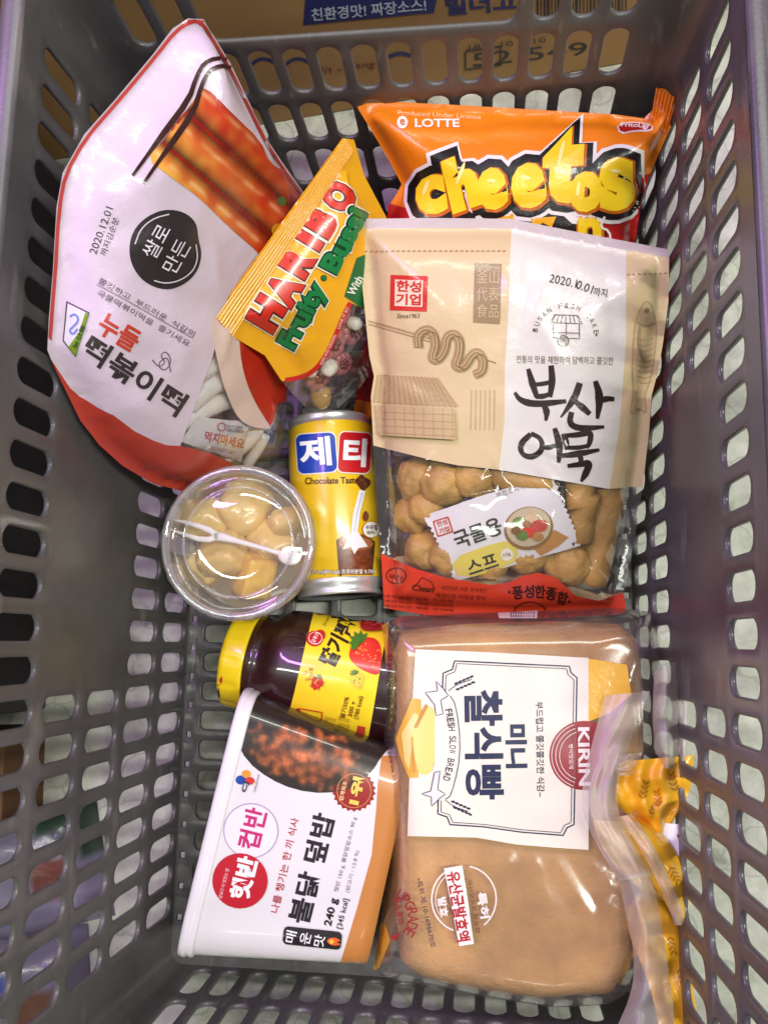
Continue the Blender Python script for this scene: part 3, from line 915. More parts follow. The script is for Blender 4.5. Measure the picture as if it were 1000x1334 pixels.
def tteok(x, y):
    p = np.array([x, y]); best = None
    for k, (a, b, w) in enumerate(tubes):
        a = np.array(a, float); b = np.array(b, float); d = b - a; L = np.linalg.norm(d); d /= L
        t = (p - a) @ d; e = (p - a) @ np.array([-d[1], d[0]])
        q = abs(e) / w
        if q < 1 and -8 < t < L + 10:
            if best is None or q < best[0]: best = (q, t / L, e / w, k)
    n = noise.noise((x * 0.06, y * 0.06, 1.0)); n2 = noise.noise((x * 0.2, y * 0.2, 4.0))
    if best is None: return (150 + 20 * n, 26 + 12 * n, 14)
    q, t, e, k = best
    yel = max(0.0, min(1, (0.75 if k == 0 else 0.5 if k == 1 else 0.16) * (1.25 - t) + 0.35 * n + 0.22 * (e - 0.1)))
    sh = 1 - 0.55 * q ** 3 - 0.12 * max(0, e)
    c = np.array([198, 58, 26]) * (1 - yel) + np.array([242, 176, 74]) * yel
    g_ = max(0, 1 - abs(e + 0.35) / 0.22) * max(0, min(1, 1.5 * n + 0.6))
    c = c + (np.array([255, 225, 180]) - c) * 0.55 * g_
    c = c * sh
    return tuple(np.clip(c, 0, 255))
P = Print(pouch.bvh, r, 'rice_cake_picture')
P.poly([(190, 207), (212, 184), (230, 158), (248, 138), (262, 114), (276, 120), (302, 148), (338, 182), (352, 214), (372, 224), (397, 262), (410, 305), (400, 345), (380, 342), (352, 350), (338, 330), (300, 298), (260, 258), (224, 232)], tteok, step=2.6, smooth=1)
for pts in ([(173, 229), (210, 178), (246, 130), (256, 100), (266, 82), (282, 76), (299, 78)], [(187, 239), (214, 200), (252, 146), (262, 112), (272, 93), (286, 86), (300, 88)]):
    P.stroke(pts, [4, 5, 8, 8, 6, 5, 5], (58, 26, 24), smooth=1)
P.disc(366, 262, 6, (70, 100, 40)); P.disc(362, 300, 9, (225, 160, 40))
P.build()
P = Print(pouch.bvh, r, 'round_emblem')
P.poly([(168, 318), (176, 296), (194, 280), (216, 272), (240, 276), (256, 290), (258, 312), (263, 330), (258, 352), (244, 368), (222, 378), (200, 374), (182, 362), (170, 342)], (50, 42, 44), smooth=2)
P.stroke([(176, 318), (183, 298), (200, 284), (220, 279)], 1.6, (220, 205, 215), smooth=2)
P.stroke([(254, 318), (257, 336), (250, 354), (232, 366), (214, 369), (200, 365)], 1.6, (220, 205, 215), smooth=2)
P.text('쌀로', 203, 314, 61, 44, 22, (235, 222, 232), 0.0)
P.text('만든', 228, 333, 61, 44, 22, (235, 222, 232), 0.0)
P.build()
P = Print(pouch.bvh, r, 'title_lettering')
P.text('누들', 155, 433, -31, 56, 31, (196, 66, 44), 0.03)
P.text('떡볶이떡', 175, 489, -33, 150, 34, (58, 48, 48), 0.026)
P.text('쫄깃하고  부드러운  식감의', 191, 400, -30, 142, 8, (96, 82, 88))
P.text('국물떡볶이떡을  즐기세요', 187, 414, -30, 136, 8, (96, 82, 88))
P.stroke([(127, 370), (250, 440)], 0.8, (110, 96, 102))
P.stroke([(198, 468), (206, 478), (216, 472), (208, 462), (216, 456), (224, 470), (214, 484), (204, 474), (218, 462), (222, 484)], 1.2, (96, 82, 88), smooth=2)
P.build()
P = Print(pouch.bvh, r, 'date_stamp')
P.text('2020.12.01', 132, 300, 70, 64, 10, (62, 52, 60)); P.text('까지김순분', 143, 308, 70, 52, 9, (62, 52, 60))
P.build()
P = Print(pouch.bvh, r, 'quality_mark')
P.poly([(87, 392), (117, 407), (99, 465), (82, 444)], (84, 70, 84)); P.poly([(89, 395), (115, 408), (98, 462), (84, 443)], (226, 216, 228))
P.poly([(112, 407), (116, 409), (99, 463), (90, 452), (104, 432)], (120, 150, 40))
P.stroke([(92, 412), (99, 408), (104, 416), (98, 424), (91, 430), (96, 436), (102, 428)], 2.2, (110, 130, 210), smooth=2)
P.text('농산물', 104, 438, 68, 32, 6, (50, 80, 30), 0.03)
P.build()
# rice cake sticks and the sachet inside, seen through the window
RC = mat_plain('rice_cake', (238, 228, 226), rough=0.35, sub=0.2, bump=(60, 0.2, 0.002), coat=0.2)
sticks = [([(255, 540), (300, 500), (345, 490), (380, 488)], 17), ([(240, 565), (290, 535), (330, 522), (372, 518)], 17), ([(262, 500), (300, 474), (340, 462)], 16), ([(300, 610), (330, 590), (352, 560), (364, 530)], 15), ([(330, 618), (348, 590), (358, 570)], 10)]
def under(bvh, x, y, depth):
    d = V3(rays([(x, y)])[0]); h = bvh.ray_cast(CAM, d)
    if h[0] is None: return None
    n = h[1] if h[1].dot(d) < 0 else -h[1]
    return h[0] - n * depth
names = ['rice cake stick across the pouch window above the others', 'rice cake stick just above the absorber sachet', 'rice cake stick half hidden behind the printed panel', 'bent rice cake stick at the clear lower corner of the pouch', 'thin rice cake stick at the clear pouch edge']
for (pts, w), nm in zip(sticks, names):
    pp = smooth_poly(pts, 2, False)
    q = [p for p in (under(pouch.bvh, x, y, 0.0035 + w * 0.00034) for x, y in pp) if p is not None]
    R_ = w * 0.00034
    rad = [R_ * (0.55 if i in (0, len(q) - 1) else 1) for i in range(len(q))]
    v, f = tube_mesh(q, rad, 12)
    label(mesh_obj('rice_cake', v, f, RC), 'white ' + nm, 'rice cake', 'rice cake sticks inside the pouch')
P = None
def sheet_under(bvh, quad, depth, n, parent, name, col, mats=None, teeth=0):
    """a flat sachet lying just under a film; quad px corners in order"""
    a, b, c, d = [np.array(q, float) for q in quad]
    v = []; f = []; g = {}
    for i in range(n + 1):
        for j in range(n + 1):
            s, t = i / n, j / n
            p = (a * (1 - s) + b * s) * (1 - t) + (d * (1 - s) + c * s) * t
            if teeth and i in (0, n): p = p + (b - a) / np.linalg.norm(b - a) * (1.6 if j % 2 else -1.6)
            q = under(bvh, p[0], p[1], depth - 0.0016 * math.sin(math.pi * s) ** 0.7 * math.sin(math.pi * t) ** 0.7)
            if q is None: continue
            g[i, j] = len(v); v.append(tuple(q))
    for i in range(n):
        for j in range(n):
            k = [(i, j), (i + 1, j), (i + 1, j + 1), (i, j + 1)]
            if all(x in g for x in k): f.append([g[x] for x in k])
    m = len(v)
    # back skin for thickness
    vb = [tuple(Vector(p) + V3(rays([(500, 667)])[0]) * 0.0022) for p in v]
    o = mesh_obj(name, v, f, mats or INK, parent, cols=np.tile(lin(col), (m, 1)))
    mesh_obj('back_film', vb, [t[::-1] for t in f], mats or INK, parent, cols=np.tile(lin(col), (m, 1)))
    return o
sr = thing('absorber_sachet', 'white oxygen absorber sachet with red warning lettering in the rice cake pouch', 'sachet', at(290, 575, 0.05))
o = sheet_under(pouch.bvh, [(238, 580), (262, 546), (330, 552), (318, 606)], 0.0030, 14, sr, 'front_film', (228, 220, 228))
P = Print(bvh_of(o), sr, 'lettering')
P.text('먹지마세요', 292, 573, -12, 52, 14, (200, 50, 50), 0.02); P.text('DO NOT EAT', 290, 586, -14, 32, 5, (190, 70, 70))
P.build()
P = Print(bvh_of(o), sr, 'small_print')
P.text('OXYGEN', 304, 556, -6, 22, 4, (110, 90, 100)); P.text('ABSORBER', 306, 561, -6, 24, 4, (110, 90, 100))
P.stroke(ngon(288, 556, 5), 1.2, (190, 70, 90), True)
P.text('섭취하지 마십시오', 290, 593, -14, 40, 4, (200, 90, 90))
P.build()

# ---------------------------------------------------------------- yellow gummy bag
pl = Plane((280, 412, 0.138), (452, 185, 0.134), (425, 530, 0.062))
r = thing('gummy_bag', 'yellow gummy candy bag with red and green lettering lying on the rice cake pouch', 'candy bag', at(420, 500, 0.02))
out = [(279, 412), (446, 180), (461, 182), (474, 228), (503, 283), (528, 340), (522, 420), (495, 470), (466, 508), (440, 532), (415, 537), (398, 531), (380, 512), (366, 495), (345, 463), (306, 440)]
gum = Bag(pl, out, 0.013, 0.004, R=0.035, seal=0.011, amp=0.0011, freq=26, seed=4.4, g=0.003,
          creases=[(350, 460, 395, 440, 1.4, 3.5), (360, 480, 400, 470, -1.2, 3), (440, 230, 480, 280, 1.3, 4), (330, 400, 440, 240, 0.8, 4), (460, 200, 440, 260, -1.0, 4)])
gum.build('front_film', r, [([(366, 497), (394, 491), (410, 482), (424, 464), (438, 434), (448, 410), (456, 394), (475, 402), (540, 430), (480, 560), (380, 560)], 'clear')], (240, 172, 32), clear_back=True)
corrugated('crimped_seal', r, pl, [(279, 412), (446, 180), (458, 196), (300, 437)], 7, 0.0004, 0.0022, (240, 170, 30), m=60)
P = Print(gum.bvh, r, 'brand_lettering', INK_FLAT)
def outlined(P, body, cx, cy, ang, w, h, c, dk, wt=(240, 232, 214), bold=0.045, e=0.055):
    P.text(body, cx, cy, ang, w + 7, h + 7, wt, bold + e * 1.7); P.text(body, cx, cy, ang, w + 3.5, h + 3.5, dk, bold + e); P.text(body, cx, cy, ang, w, h, c, bold)
hb = [('H', 347, 408, 40, 36), ('A', 370, 377, 40, 36), ('R', 387, 341, 36, 36), ('I', 402, 313, 14, 34), ('B', 418, 290, 32, 36), ('O', 440, 256, 36, 40)]
P.hold = True
for ph in range(3):
    P.up()
    for ch, x, y, w, h in hb:
        e = (7, 3.2, 0)[ph]
        P.text(ch, x, y, 59, w * 0.92 + e, h * 1.12 + e, ((236, 226, 200), (96, 20, 20), (206, 44, 28))[ph], (0.15, 0.105, 0.06)[ph])
P.build()
P = Print(gum.bvh, r, 'flavour_lettering', INK_FLAT)
outlined(P, 'Fruity', 396, 411, 62, 92, 34, (26, 122, 62), (12, 62, 34)); P.disc(421, 362, 4, (12, 62, 34)); P.disc(421, 362, 3, (26, 122, 62))
outlined(P, 'Bussi', 446, 313, 63, 88, 27, (26, 122, 62), (12, 62, 34))
P.build()
P = Print(gum.bvh, r, 'slogan_strip')
P.stroke([(366, 496), (394, 491), (410, 482), (424, 464), (438, 434), (448, 410), (456, 394)], 6, (200, 40, 36), smooth=2)
P.text('KIDS AND GROWN', 427, 455, 64, 42, 3.6, (240, 225, 215)); P.text('LOVE IT SO', 446, 414, 66, 30, 3.6, (240, 225, 215))
P.build()
P = Print(gum.bvh, r, 'corner_flash')
P.poly([(448, 386), (464, 336), (505, 320), (505, 420), (471, 401)], (22, 104, 54)); P.text('With', 462, 372, 62, 26, 11, (235, 240, 230), 0.02)
P.build()
P = Print(gum.bvh, r, 'tear_line')
pts = smooth_poly([(306, 368), (309, 385), (309, 405)], 2, False)
for i in range(0, len(pts) - 1, 2): P.stroke(pts[i:i + 2], 1.4, (70, 50, 20))
P.build()
# candies in the clear end
GB = mat_plain('berry_gummy', (196, 112, 120), rough=0.3, sub=0.3, coat=0.4); GD = mat_plain('dark_berry_gummy', (120, 34, 44), rough=0.25, coat=0.5)
GW = mat_plain('foam_gummy', (240, 228, 214), rough=0.45, sub=0.2); GY = mat_plain('amber_gummy', (206, 160, 84), rough=0.25, coat=0.5)
cand = [(476, 440, 17, GB, GD), (434, 486, 11, GW, GW), (456, 410, 18, GB, GD), (448, 456, 20, GB, GD), (411, 507, 17, GB, GD), (428, 522, 15, GY, GW), (470, 425, 9, GW, GW), (462, 484, 15, GB, GD), (402, 492, 10, GW, GW)]
cn = ['pink raspberry gummy at the edge of the fish cake bag', 'cream foam gummy between two pink raspberries', 'pink raspberry gummy tucked under the green flash', 'pink raspberry gummy with dark centre in the middle of the clear end', 'pink raspberry gummy near the red slogan strip', 'amber gummy at the bottom tip of the candy bag', 'small cream foam gummy beside the fish cake bag', 'pink raspberry gummy closest to the drink can lid', 'cream foam gummy under the red slogan strip']
for i, (x, y, w, m1, m2) in enumerate(cand):
    R_ = w * 0.00046
    c = under(gum.bvh, x, y, R_ + 0.001)
    if c is None: continue
    cr = thing('gummy_candy', cn[i], 'candy', c, 'gummy candies in the clear end of the yellow bag')
    v = []; f = []
    # knobbly ring of drupelets and a dark middle
    if m1 is GB:
        N_ = V3(pl.N); X = V3(pl.U); Y = V3(pl.V); k = 0
        for j in range(9):
            t = j / 9 * 2 * math.pi
            a, b = bumpy(c + (X * math.cos(t) + Y * math.sin(t)) * R_ * 0.60 - N_ * R_ * 0.25, R_ * 0.46, amp=0.12, seed=j + i, sub=2)
            f += [[q + len(v) for q in t2] for t2 in b]; v += a
        mesh_obj('drupelets', v, f, m1, cr)
        v, f = [], []
        for j in range(5):
            t = j / 5 * 2 * math.pi
            a, b = bumpy(c + (X * math.cos(t) + Y * math.sin(t)) * R_ * 0.24 + N_ * R_ * 0.08, R_ * 0.26, amp=0.05, seed=j + 3 * i, sub=2)
            f += [[q + len(v) for q in t2] for t2 in b]; v += a
        mesh_obj('centre', v, f, m2, cr)
    else:
        v, f = bumpy(c, R_, (1.1, 0.9, 0.7), (0.3, 0.2, i), 0.12, i * 2.1, 3); mesh_obj('candy_body', v, f, m1, cr)

# ---------------------------------------------------------------- fish cake bag
pl = Plane((462, 290, 0.112), (868, 326, 0.110), (650, 790, 0.038))
r = thing('fish_cake_bag', 'tan and white fish cake bag with brush lettering, clear lower half and red bottom', 'food bag', at(660, 640, 0.01))
out = [(462, 285), (560, 284), (665, 285), (740, 300), (871, 325), (870, 393), (863, 446), (857, 481), (848, 516), (845, 560), (837, 632), (824, 716), (812, 775), (816, 800), (700, 806), (560, 802), (500, 792), (496, 716), (487, 600), (483, 516), (487, 490), (481, 464), (468, 336)]
fish = Bag(pl, out, 0.022, 0.010, R=0.05, seal=0.007, amp=0.0014, freq=26, seed=6.2, g=0.0024, power=0.6,
           creases=[(667, 288, 660, 480, 2.2, 3.0), (660, 480, 652, 600, 1.4, 3), (690, 400, 780, 560, 1.5, 3), (720, 340, 690, 430, 1.4, 4), (780, 330, 800, 450, -1.4, 5), (545, 620, 570, 580, 1.5, 2.2), (540, 640, 560, 690, 1.4, 2.2),
                    (700, 600, 800, 680, 2.0, 1.6), (520, 600, 560, 612, 1.6, 1.6), (740, 640, 790, 650, 1.5, 1.6), (590, 640, 640, 628, 1.5, 1.5), (760, 720, 800, 760, 1.6, 1.6), (505, 690, 540, 740, 1.5, 1.6), (700, 330, 760, 345, 1.4, 2), (820, 340, 860, 420, 1.6, 2.5), (670, 560, 760, 600, 1.3, 2), (560, 600, 545, 650, 1.6, 1.4), (545, 650, 575, 700, 1.5, 1.4), (720, 480, 740, 600, 1.6, 1.6), (680, 310, 672, 420, 1.5, 1.6), (812, 650, 800, 690, 1.6, 1.4), (800, 690, 770, 735, 1.6, 1.4), (640, 590, 628, 612, 1.4, 1.4), (500, 620, 510, 700, 1.4, 1.6), (690, 650, 730, 690, 1.2, 1.4), (640, 580, 660, 620, 1.6, 2.4), (800, 680, 770, 740, 1.7, 2.4), (500, 350, 540, 430, 1.0, 6), (490, 480, 560, 520, 1.5, 5), (830, 420, 820, 600, 1.6, 4), (470, 330, 640, 325, -0.8, 3), (600, 500, 610, 590, -1.0, 7), (850, 470, 800, 520, -1.5, 4), (740, 560, 830, 580, 1.2, 4)])
TAN = (210, 188, 142)
panel = [(666, 290), (815, 316), (815, 446), (806, 560), (793, 637), (650, 612), (657, 545), (657, 481), (662, 402)]
clear = [(470, 576), (485, 580), (560, 599), (595, 606), (650, 612), (793, 637), (850, 632), (840, 720), (825, 790), (800, 800), (480, 800)]
red = [(485, 716), (538, 740), (582, 753), (639, 762), (661, 759), (680, 750), (700, 746), (723, 752), (749, 776), (780, 783), (808, 772), (830, 790), (830, 820), (485, 820)]
seal = [(455, 275), (665, 278), (745, 290), (880, 318), (880, 337), (815, 326), (740, 312), (667, 298), (560, 297), (455, 298)]
fish.build('front_film', r, [(panel, (216, 212, 198)), (clear, 'clear'), (red, (204, 62, 38)), (seal, (190, 176, 172))], TAN, clear_back=True)
BR = (150, 120, 78)
P = Print(fish.bvh, r, 'title_lettering')
INKB = (46, 33, 26)
Z5 = lambda q: [(450 + x / 2.273, 270 + y / 2.273) for x, y in q]
Z6 = lambda q: [(450 + x / 2.273, 540 + y / 2.273) for x, y in q]
brush = [(Z5([(540, 478), (552, 520), (566, 562)]), [5, 9, 6]), (Z5([(608, 468), (612, 515), (604, 562)]), [7, 9, 6]), (Z5([(552, 524), (580, 524), (612, 516)]), [5, 6, 5]), (Z5([(562, 560), (585, 560), (606, 552)]), [6, 7, 5]),
         (Z5([(500, 548), (516, 572), (560, 584), (652, 574)]), [4, 9, 8, 5]), (Z5([(584, 582), (596, 604), (592, 632)]), [6, 9, 3]),
         (Z5([(692, 520), (678, 565), (636, 622)]), [8, 9, 2]), (Z5([(676, 572), (698, 590), (722, 612)]), [5, 9, 6]), (Z5([(738, 514), (752, 560), (744, 626)]), [6, 11, 4]), (Z5([(748, 574), (772, 566), (794, 568)]), [7, 8, 5]), (Z5([(668, 606), (660, 640), (690, 656), (764, 650)]), [7, 8, 8, 4]),
         (Z6([(548, 58), (516, 86), (520, 118), (552, 128), (584, 104), (578, 70), (548, 56)]), [7, 8, 6, 8, 7, 6, 6]), (Z6([(582, 96), (600, 98), (620, 92)]), [5, 7, 5]), (Z6([(618, 40), (634, 90), (630, 142)]), [6, 10, 4]),
         (Z6([(644, 56), (652, 80), (654, 104)]), [6, 8, 5]), (Z6([(648, 62), (690, 60), (726, 50), (722, 84), (712, 98)]), [5, 7, 8, 7, 5]), (Z6([(654, 98), (690, 98), (716, 92)]), [5, 6, 5]), (Z6([(632, 122), (680, 118), (750, 104)]), [5, 9, 4]), (Z6([(690, 118), (696, 130), (694, 146)]), [6, 7, 4]), (Z6([(656, 152), (700, 146), (722, 142), (712, 170), (696, 198)]), [5, 7, 9, 9, 3])]
P.hold = True
for pts, ws in brush: P.stroke(pts, ws, INKB, smooth=2, step=2.5)
P.hold = False
P.text('전통의 맛을 재현하여 담백하고 쫄깃한', 735, 469, -1, 126, 10, (110, 96, 78))
P.build()
P = Print(fish.bvh, r, 'date_stamp')
P.text('2020.1', 733, 366, -12, 36, 11, (46, 42, 40)); P.text('0.01', 761, 374, -20, 22, 11, (46, 42, 40)); P.text('까지', 781, 381, -8, 18, 11, (46, 42, 40))
P.build()
P = Print(fish.bvh, r, 'red_seal_mark')
P.poly([(509, 358), (557, 360), (556, 406), (508, 404)], (200, 44, 36)); P.poly([(515, 364), (551, 365.5), (550.5, 400), (514.5, 398.5)], (226, 206, 176))
P.text('한성', 533, 373, -2, 32, 15, (200, 44, 36), 0.03); P.text('기업', 532.5, 390, -2, 32, 15, (200, 44, 36), 0.03); P.text('Since1963', 532, 411.5, 0, 29, 6, (70, 54, 40), 0.0, 0.25)
P.build()
P = Print(fish.bvh, r, 'brown_seal_mark')
P.poly([(618, 343), (653, 344), (651, 422), (616, 420)], (152, 128, 92))
for i, t in enumerate(('釜山', '代表', '食品')): P.text(t, 635, 361 + i * 22, -1, 29, 18, (198, 174, 132))
P.build()
P = Print(fish.bvh, r, 'skewer_drawing')
P.stroke([(476, 417), (520, 429), (560, 441)], 2.2, (170, 142, 100)); P.stroke([(476, 421), (520, 433), (560, 445)], 1, BR); P.stroke([(622, 465), (646, 473)], 1.6, BR)
coil = [(546, 452), (544, 436), (556, 428), (566, 434), (568, 452), (562, 466), (570, 470), (580, 456), (582, 438), (592, 434), (600, 444), (598, 464), (592, 476), (604, 480), (614, 462), (622, 458), (630, 468), (628, 484), (618, 488)]
P.stroke(coil, 12, (164, 136, 94), smooth=2, step=3); P.stroke(coil, 6, (186, 160, 116), smooth=2, step=3); P.stroke(coil, 1.4, (136, 108, 72), smooth=2, step=3)
P.stroke([(x + 5, y + 2) for x, y in coil], 1, (136, 108, 72), smooth=2, step=3)
P.build()
P = Print(fish.bvh, r, 'hut_drawing')
P.poly([(492, 488), (570, 492), (598, 530), (486, 524)], (188, 162, 118))
for i in range(16):
    x0 = 492 + i * 5.2; P.stroke([(x0, 488 + i * 0.2), (486 + i * 7.2, 524 + i * 0.5)], 0.8, (176, 149, 107))
P.poly([(490, 526), (592, 532), (594, 572), (494, 566)], (196, 170, 126))
for i in range(9): P.stroke([(494 + i * 12, 528 + i * 0.4), (495 + i * 12, 566 + i * 0.5)], 0.7, (184, 157, 114))
for i in range(4): P.stroke([(490, 535 + i * 9), (594, 540 + i * 9)], 0.6, (186, 160, 117))
for i in range(6): P.stroke([(614 + i * 6, 508), (613 + i * 6, 560)], 1.6, (192, 166, 122))
P.build()
P = Print(fish.bvh, r, 'fish_drawing')
fo = [(841, 388), (850, 402), (855, 430), (851, 470), (845, 500), (838, 515), (842, 540), (830, 530), (818, 542), (824, 512), (822, 480), (824, 440), (828, 410)]
P.poly(fo, (200, 174, 130), smooth=2); P.stroke(fo, 0.9, (176, 150, 108), True, smooth=2)
P.disc(841, 404, 3, (140, 112, 76)); P.stroke([(829, 420), (840, 426), (852, 420)], 1.2, (150, 122, 84), smooth=2); P.stroke([(832, 424), (830, 450), (838, 470)], 3, (168, 140, 98), smooth=2)
for i in range(9): P.stroke([(828, 440 + i * 7), (838, 444 + i * 7), (849, 440 + i * 7)], 0.7, (166, 138, 98), smooth=1)
P.build()
P = Print(fish.bvh, r, 'stitch_line')
for i in range(28):
    x = 468 + i * 6.9; P.stroke([(x, 328 - (x - 468) * .002), (x + 4, 327)], 1.8, (168, 140, 98))
P.build()
P = Print(fish.bvh, r, 'stitch_line')
for i in range(8):
    x = 816 + i * 6.9; P.stroke([(x, 358 - i * 0.3), (x + 4, 358 - i * 0.3)], 1.8, (168, 140, 98))
P.build()
P = Print(fish.bvh, r, 'cart_emblem')
DK = (104, 84, 60)
P.arc_text('BUSAN FISH CAKE', 736, 438, 40, 168, 8, 6.5, DK); P.disc(696, 430, 1.5, DK); P.disc(776, 436, 1.5, DK)
P.stroke([(722, 410), (752, 411), (758, 422), (716, 420)], 1.2, DK, True)
for i in range(7): P.stroke([(723 + i * 4.6, 410.5), (718 + i * 6.1, 421)], 0.8, DK)
P.stroke([(720, 422), (720, 440), (754, 441), (754, 422)], 1.1, DK); P.stroke([(737, 421), (737, 436)], 0.9, DK); P.stroke([(720, 433), (754, 434)], 0.9, DK)
P.stroke(ngon(733, 444, 7), 1.3, DK, True)
for i in range(6):
    a = math.pi * i / 6; P.stroke([(733 - 6 * math.cos(a), 444 - 6 * math.sin(a)), (733 + 6 * math.cos(a), 444 + 6 * math.sin(a))], 0.6, DK)
P.build()
P = Print(fish.bvh, r, 'bottom_lettering')
for i, ch in enumerate('풍성한종합'): P.text(ch, 674 + i * 14.5, 772 - 7 * math.sin(i / 4 * 2.6) + i * 2.6, -10 * (i - 1.5) / 2, 14, 17, (40, 16, 14), 0.03)
P.disc(663, 771, 1.8, (40, 16, 14)); P.disc(741, 783, 1.8, (40, 16, 14))
P.stroke(ngon(690, 796, 20, 12), 1.4, (60, 20, 16), True); P.stroke([(540, 764), (550, 752), (562, 758), (566, 768)], 1, (60, 20, 16))
P.text('Clean', 551, 766, -6, 28, 8, (50, 18, 16), 0.01); P.text('자연원료 사용 국내생산', 604, 767, -4, 60, 6, (110, 34, 26)); P.text('해썹인증 어육살 함유', 600, 777, -4, 66, 6, (110, 34, 26))
P.stroke(ngon(516, 750, 13, 10), 1.3, (60, 20, 16), True); P.text('HACCP', 516, 752, -15, 18, 6, (60, 20, 16))
for i in range(3): P.text('냉장보관 제품 조리예', 545, 779 + i * 6, -4, 90, 4, (110, 34, 26))
P.build()
# the food inside
FC = mat_plain('fried_fish_cake', (190, 146, 70), rough=0.42, bump=(120, 0.7, 0.0025, 5), vary=0.3, vscale=55)
food = [('ball', 524, 628, 30), ('ball', 568, 636, 32), ('ball', 618, 626, 30), ('ball', 516, 676, 27), ('ball', 545, 668, 24), ('ball', 536, 722, 29), ('ball', 578, 735, 26), ('ball', 740, 748, 33),
        ('log', [(812, 628), (806, 690), (796, 735), (786, 768)], 23), ('log', [(764, 626), (766, 670), (762, 712)], 20), ('log', [(640, 625), (690, 628), (720, 632)], 18), ('ball', 684, 735, 30), ('ball', 640, 745, 24)]
fl_ = ['round fish cake at the upper left of the clear window', 'round fish cake touching the top corner of the soup sachet', 'round fish cake under the tan panel edge above the sachet', 'round fish cake beside the drink can, second from the panel', 'small round fish cake left of the soup sachet', 'round fish cake just above the red strip beside the can', 'round fish cake peeking below the soup sachet', 'round fish cake between the sachet and the long sticks',
       'long fish cake stick along the outer edge of the bag', 'shorter fish cake stick between the sachet and the long stick', 'fish cake stick lying behind the soup sachet', 'round fish cake mostly hidden under the sachet bowl picture', 'round fish cake hidden under the yellow sachet banner']
for i, it in enumerate(food):
    if it[0] == 'ball':
        R_ = it[3] * 0.00041
        c = under(fish.bvh, it[1], it[2], R_ + 0.0015)
        v, f = bumpy(c, R_, (1, 1.05, 0.95), (0, 0, i), 0.16, i * 3.3, 4)
    else:
        R_ = it[2] * 0.00040
        pp = smooth_poly(it[1], 2, False)
        q = [under(fish.bvh, x, y, R_ + 0.0015) for x, y in pp]
        rad = [R_ * (0.7 if k in (0, len(q) - 1) else 1 + 0.10 * noise.noise((k * 0.7, i, 0))) for k in range(len(q))]
        v, f = tube_mesh(q, rad, 16)
    label(mesh_obj('fish_cake', v, f, FC), 'golden ' + fl_[i], 'fish cake', 'fish cakes inside the bag')
sr = thing('soup_sachet', 'white serrated soup sachet with bowl picture and yellow banner inside the fish cake bag', 'sachet', at(655, 695, 0.05))
o = sheet_under(fish.bvh, [(550, 673), (718, 619), (760, 712), (592, 762)], 0.0028, 26, sr, 'front_film', (232, 228, 222), teeth=1)
sb = bvh_of(o)
P = Print(sb, sr, 'bowl_picture')
P.poly([(692, 712), (722, 690), (740, 700), (726, 712), (704, 724)], (196, 140, 70)); P.disc(688, 688, 32, (150, 110, 60), ry=28, ang=15); P.disc(688, 686, 29, (205, 190, 150), ry=25, ang=15)
for dx, dy, rr, c in ((-12, -6, 9, (110, 140, 50)), (4, -12, 8, (222, 190, 140)), (14, -2, 10, (198, 70, 50)), (0, 6, 9, (200, 60, 46)), (-8, 10, 8, (96, 120, 60)), (12, 12, 7, (170, 120, 70)), (-16, 4, 6, (120, 90, 50)), (-2, -4, 6, (150, 100, 60))): P.disc(688 + dx, 686 + dy, rr, c, ry=rr * .8)
P.build()
P = Print(sb, sr, 'lettering')
P.poly([(586, 728), (640, 708), (664, 704), (676, 716), (668, 736), (598, 756)], (232, 214, 92), smooth=1)
P.text('국물용', 622, 694, 19, 64, 24, (50, 44, 40), 0.02); P.text('스프', 628, 734, 18, 40, 18, (50, 44, 40), 0.02)
P.stroke(ngon(660, 722, 8), 0, (240, 235, 220), True) if False else P.disc(660, 722, 8, (244, 238, 214)); P.text('10g', 660, 722, 18, 10, 6, (120, 90, 40))
P.build()
P = Print(sb, sr, 'small_print')
P.text('복합조미식품', 668, 638, 20, 46, 8, (120, 110, 100)); P.build()
P = Print(sb, sr, 'red_seal_mark')
P.poly(rrect(577, 686, 22, 22, 2, 18), (198, 70, 56)); P.poly(rrect(577, 686, 18, 18, 2, 18), (236, 226, 216)); P.text('한성', 576, 681, 18, 14, 7, (198, 60, 46), 0.02); P.text('기업', 579, 690, 18, 14, 7, (198, 60, 46), 0.02)
P.build()
P = Print(sb, sr, 'corner_mark')
P.poly([(744, 708), (753, 703), (757, 711), (749, 716)], (60, 56, 70))
P.build()

# ---------------------------------------------------------------- drink can
RC_ = 0.0262
A0 = at(429, 549, RC_ + 0.0005); A1 = at(443, 777, RC_ + 0.0005); ax = (A1 - A0); LC = np.linalg.norm(ax); ax = ax / LC
METAL = mat_plain('bright_can_metal', (226, 226, 228), rough=0.34, metallic=0.7)
YEL = mat_plain('yellow_can_lacquer', (236, 192, 28), rough=0.28, coat=0.5, spec=0.6)
r = thing('drink_can', 'small yellow chocolate drink can lying beside the clear fruit cup', 'can', at(435, 660, 0.0))
v, f = lathe([(0.006, RC_ - 0.0004), (0.0085, RC_), (LC - 0.0100, RC_), (LC - 0.0092, RC_ - 0.0003)], A0, ax, 72)
body = mesh_obj('can_body', v, f, YEL, r)
v, f = lathe([(LC - 0.0092, RC_ - 0.0003), (LC - 0.0080, RC_ + 0.0002), (LC - 0.0055, RC_ - 0.0006), (LC - 0.003, RC_ - 0.0022), (LC - 0.0016, RC_ - 0.0012), (LC, RC_ - 0.0014), (LC + 0.0002, RC_ - 0.0026), (LC - 0.002, RC_ - 0.0042), (LC - 0.006, RC_ - 0.008), (LC - 0.008, 0.0005)], A0, ax, 72)
mesh_obj('bottom_end', v, f, METAL, r)
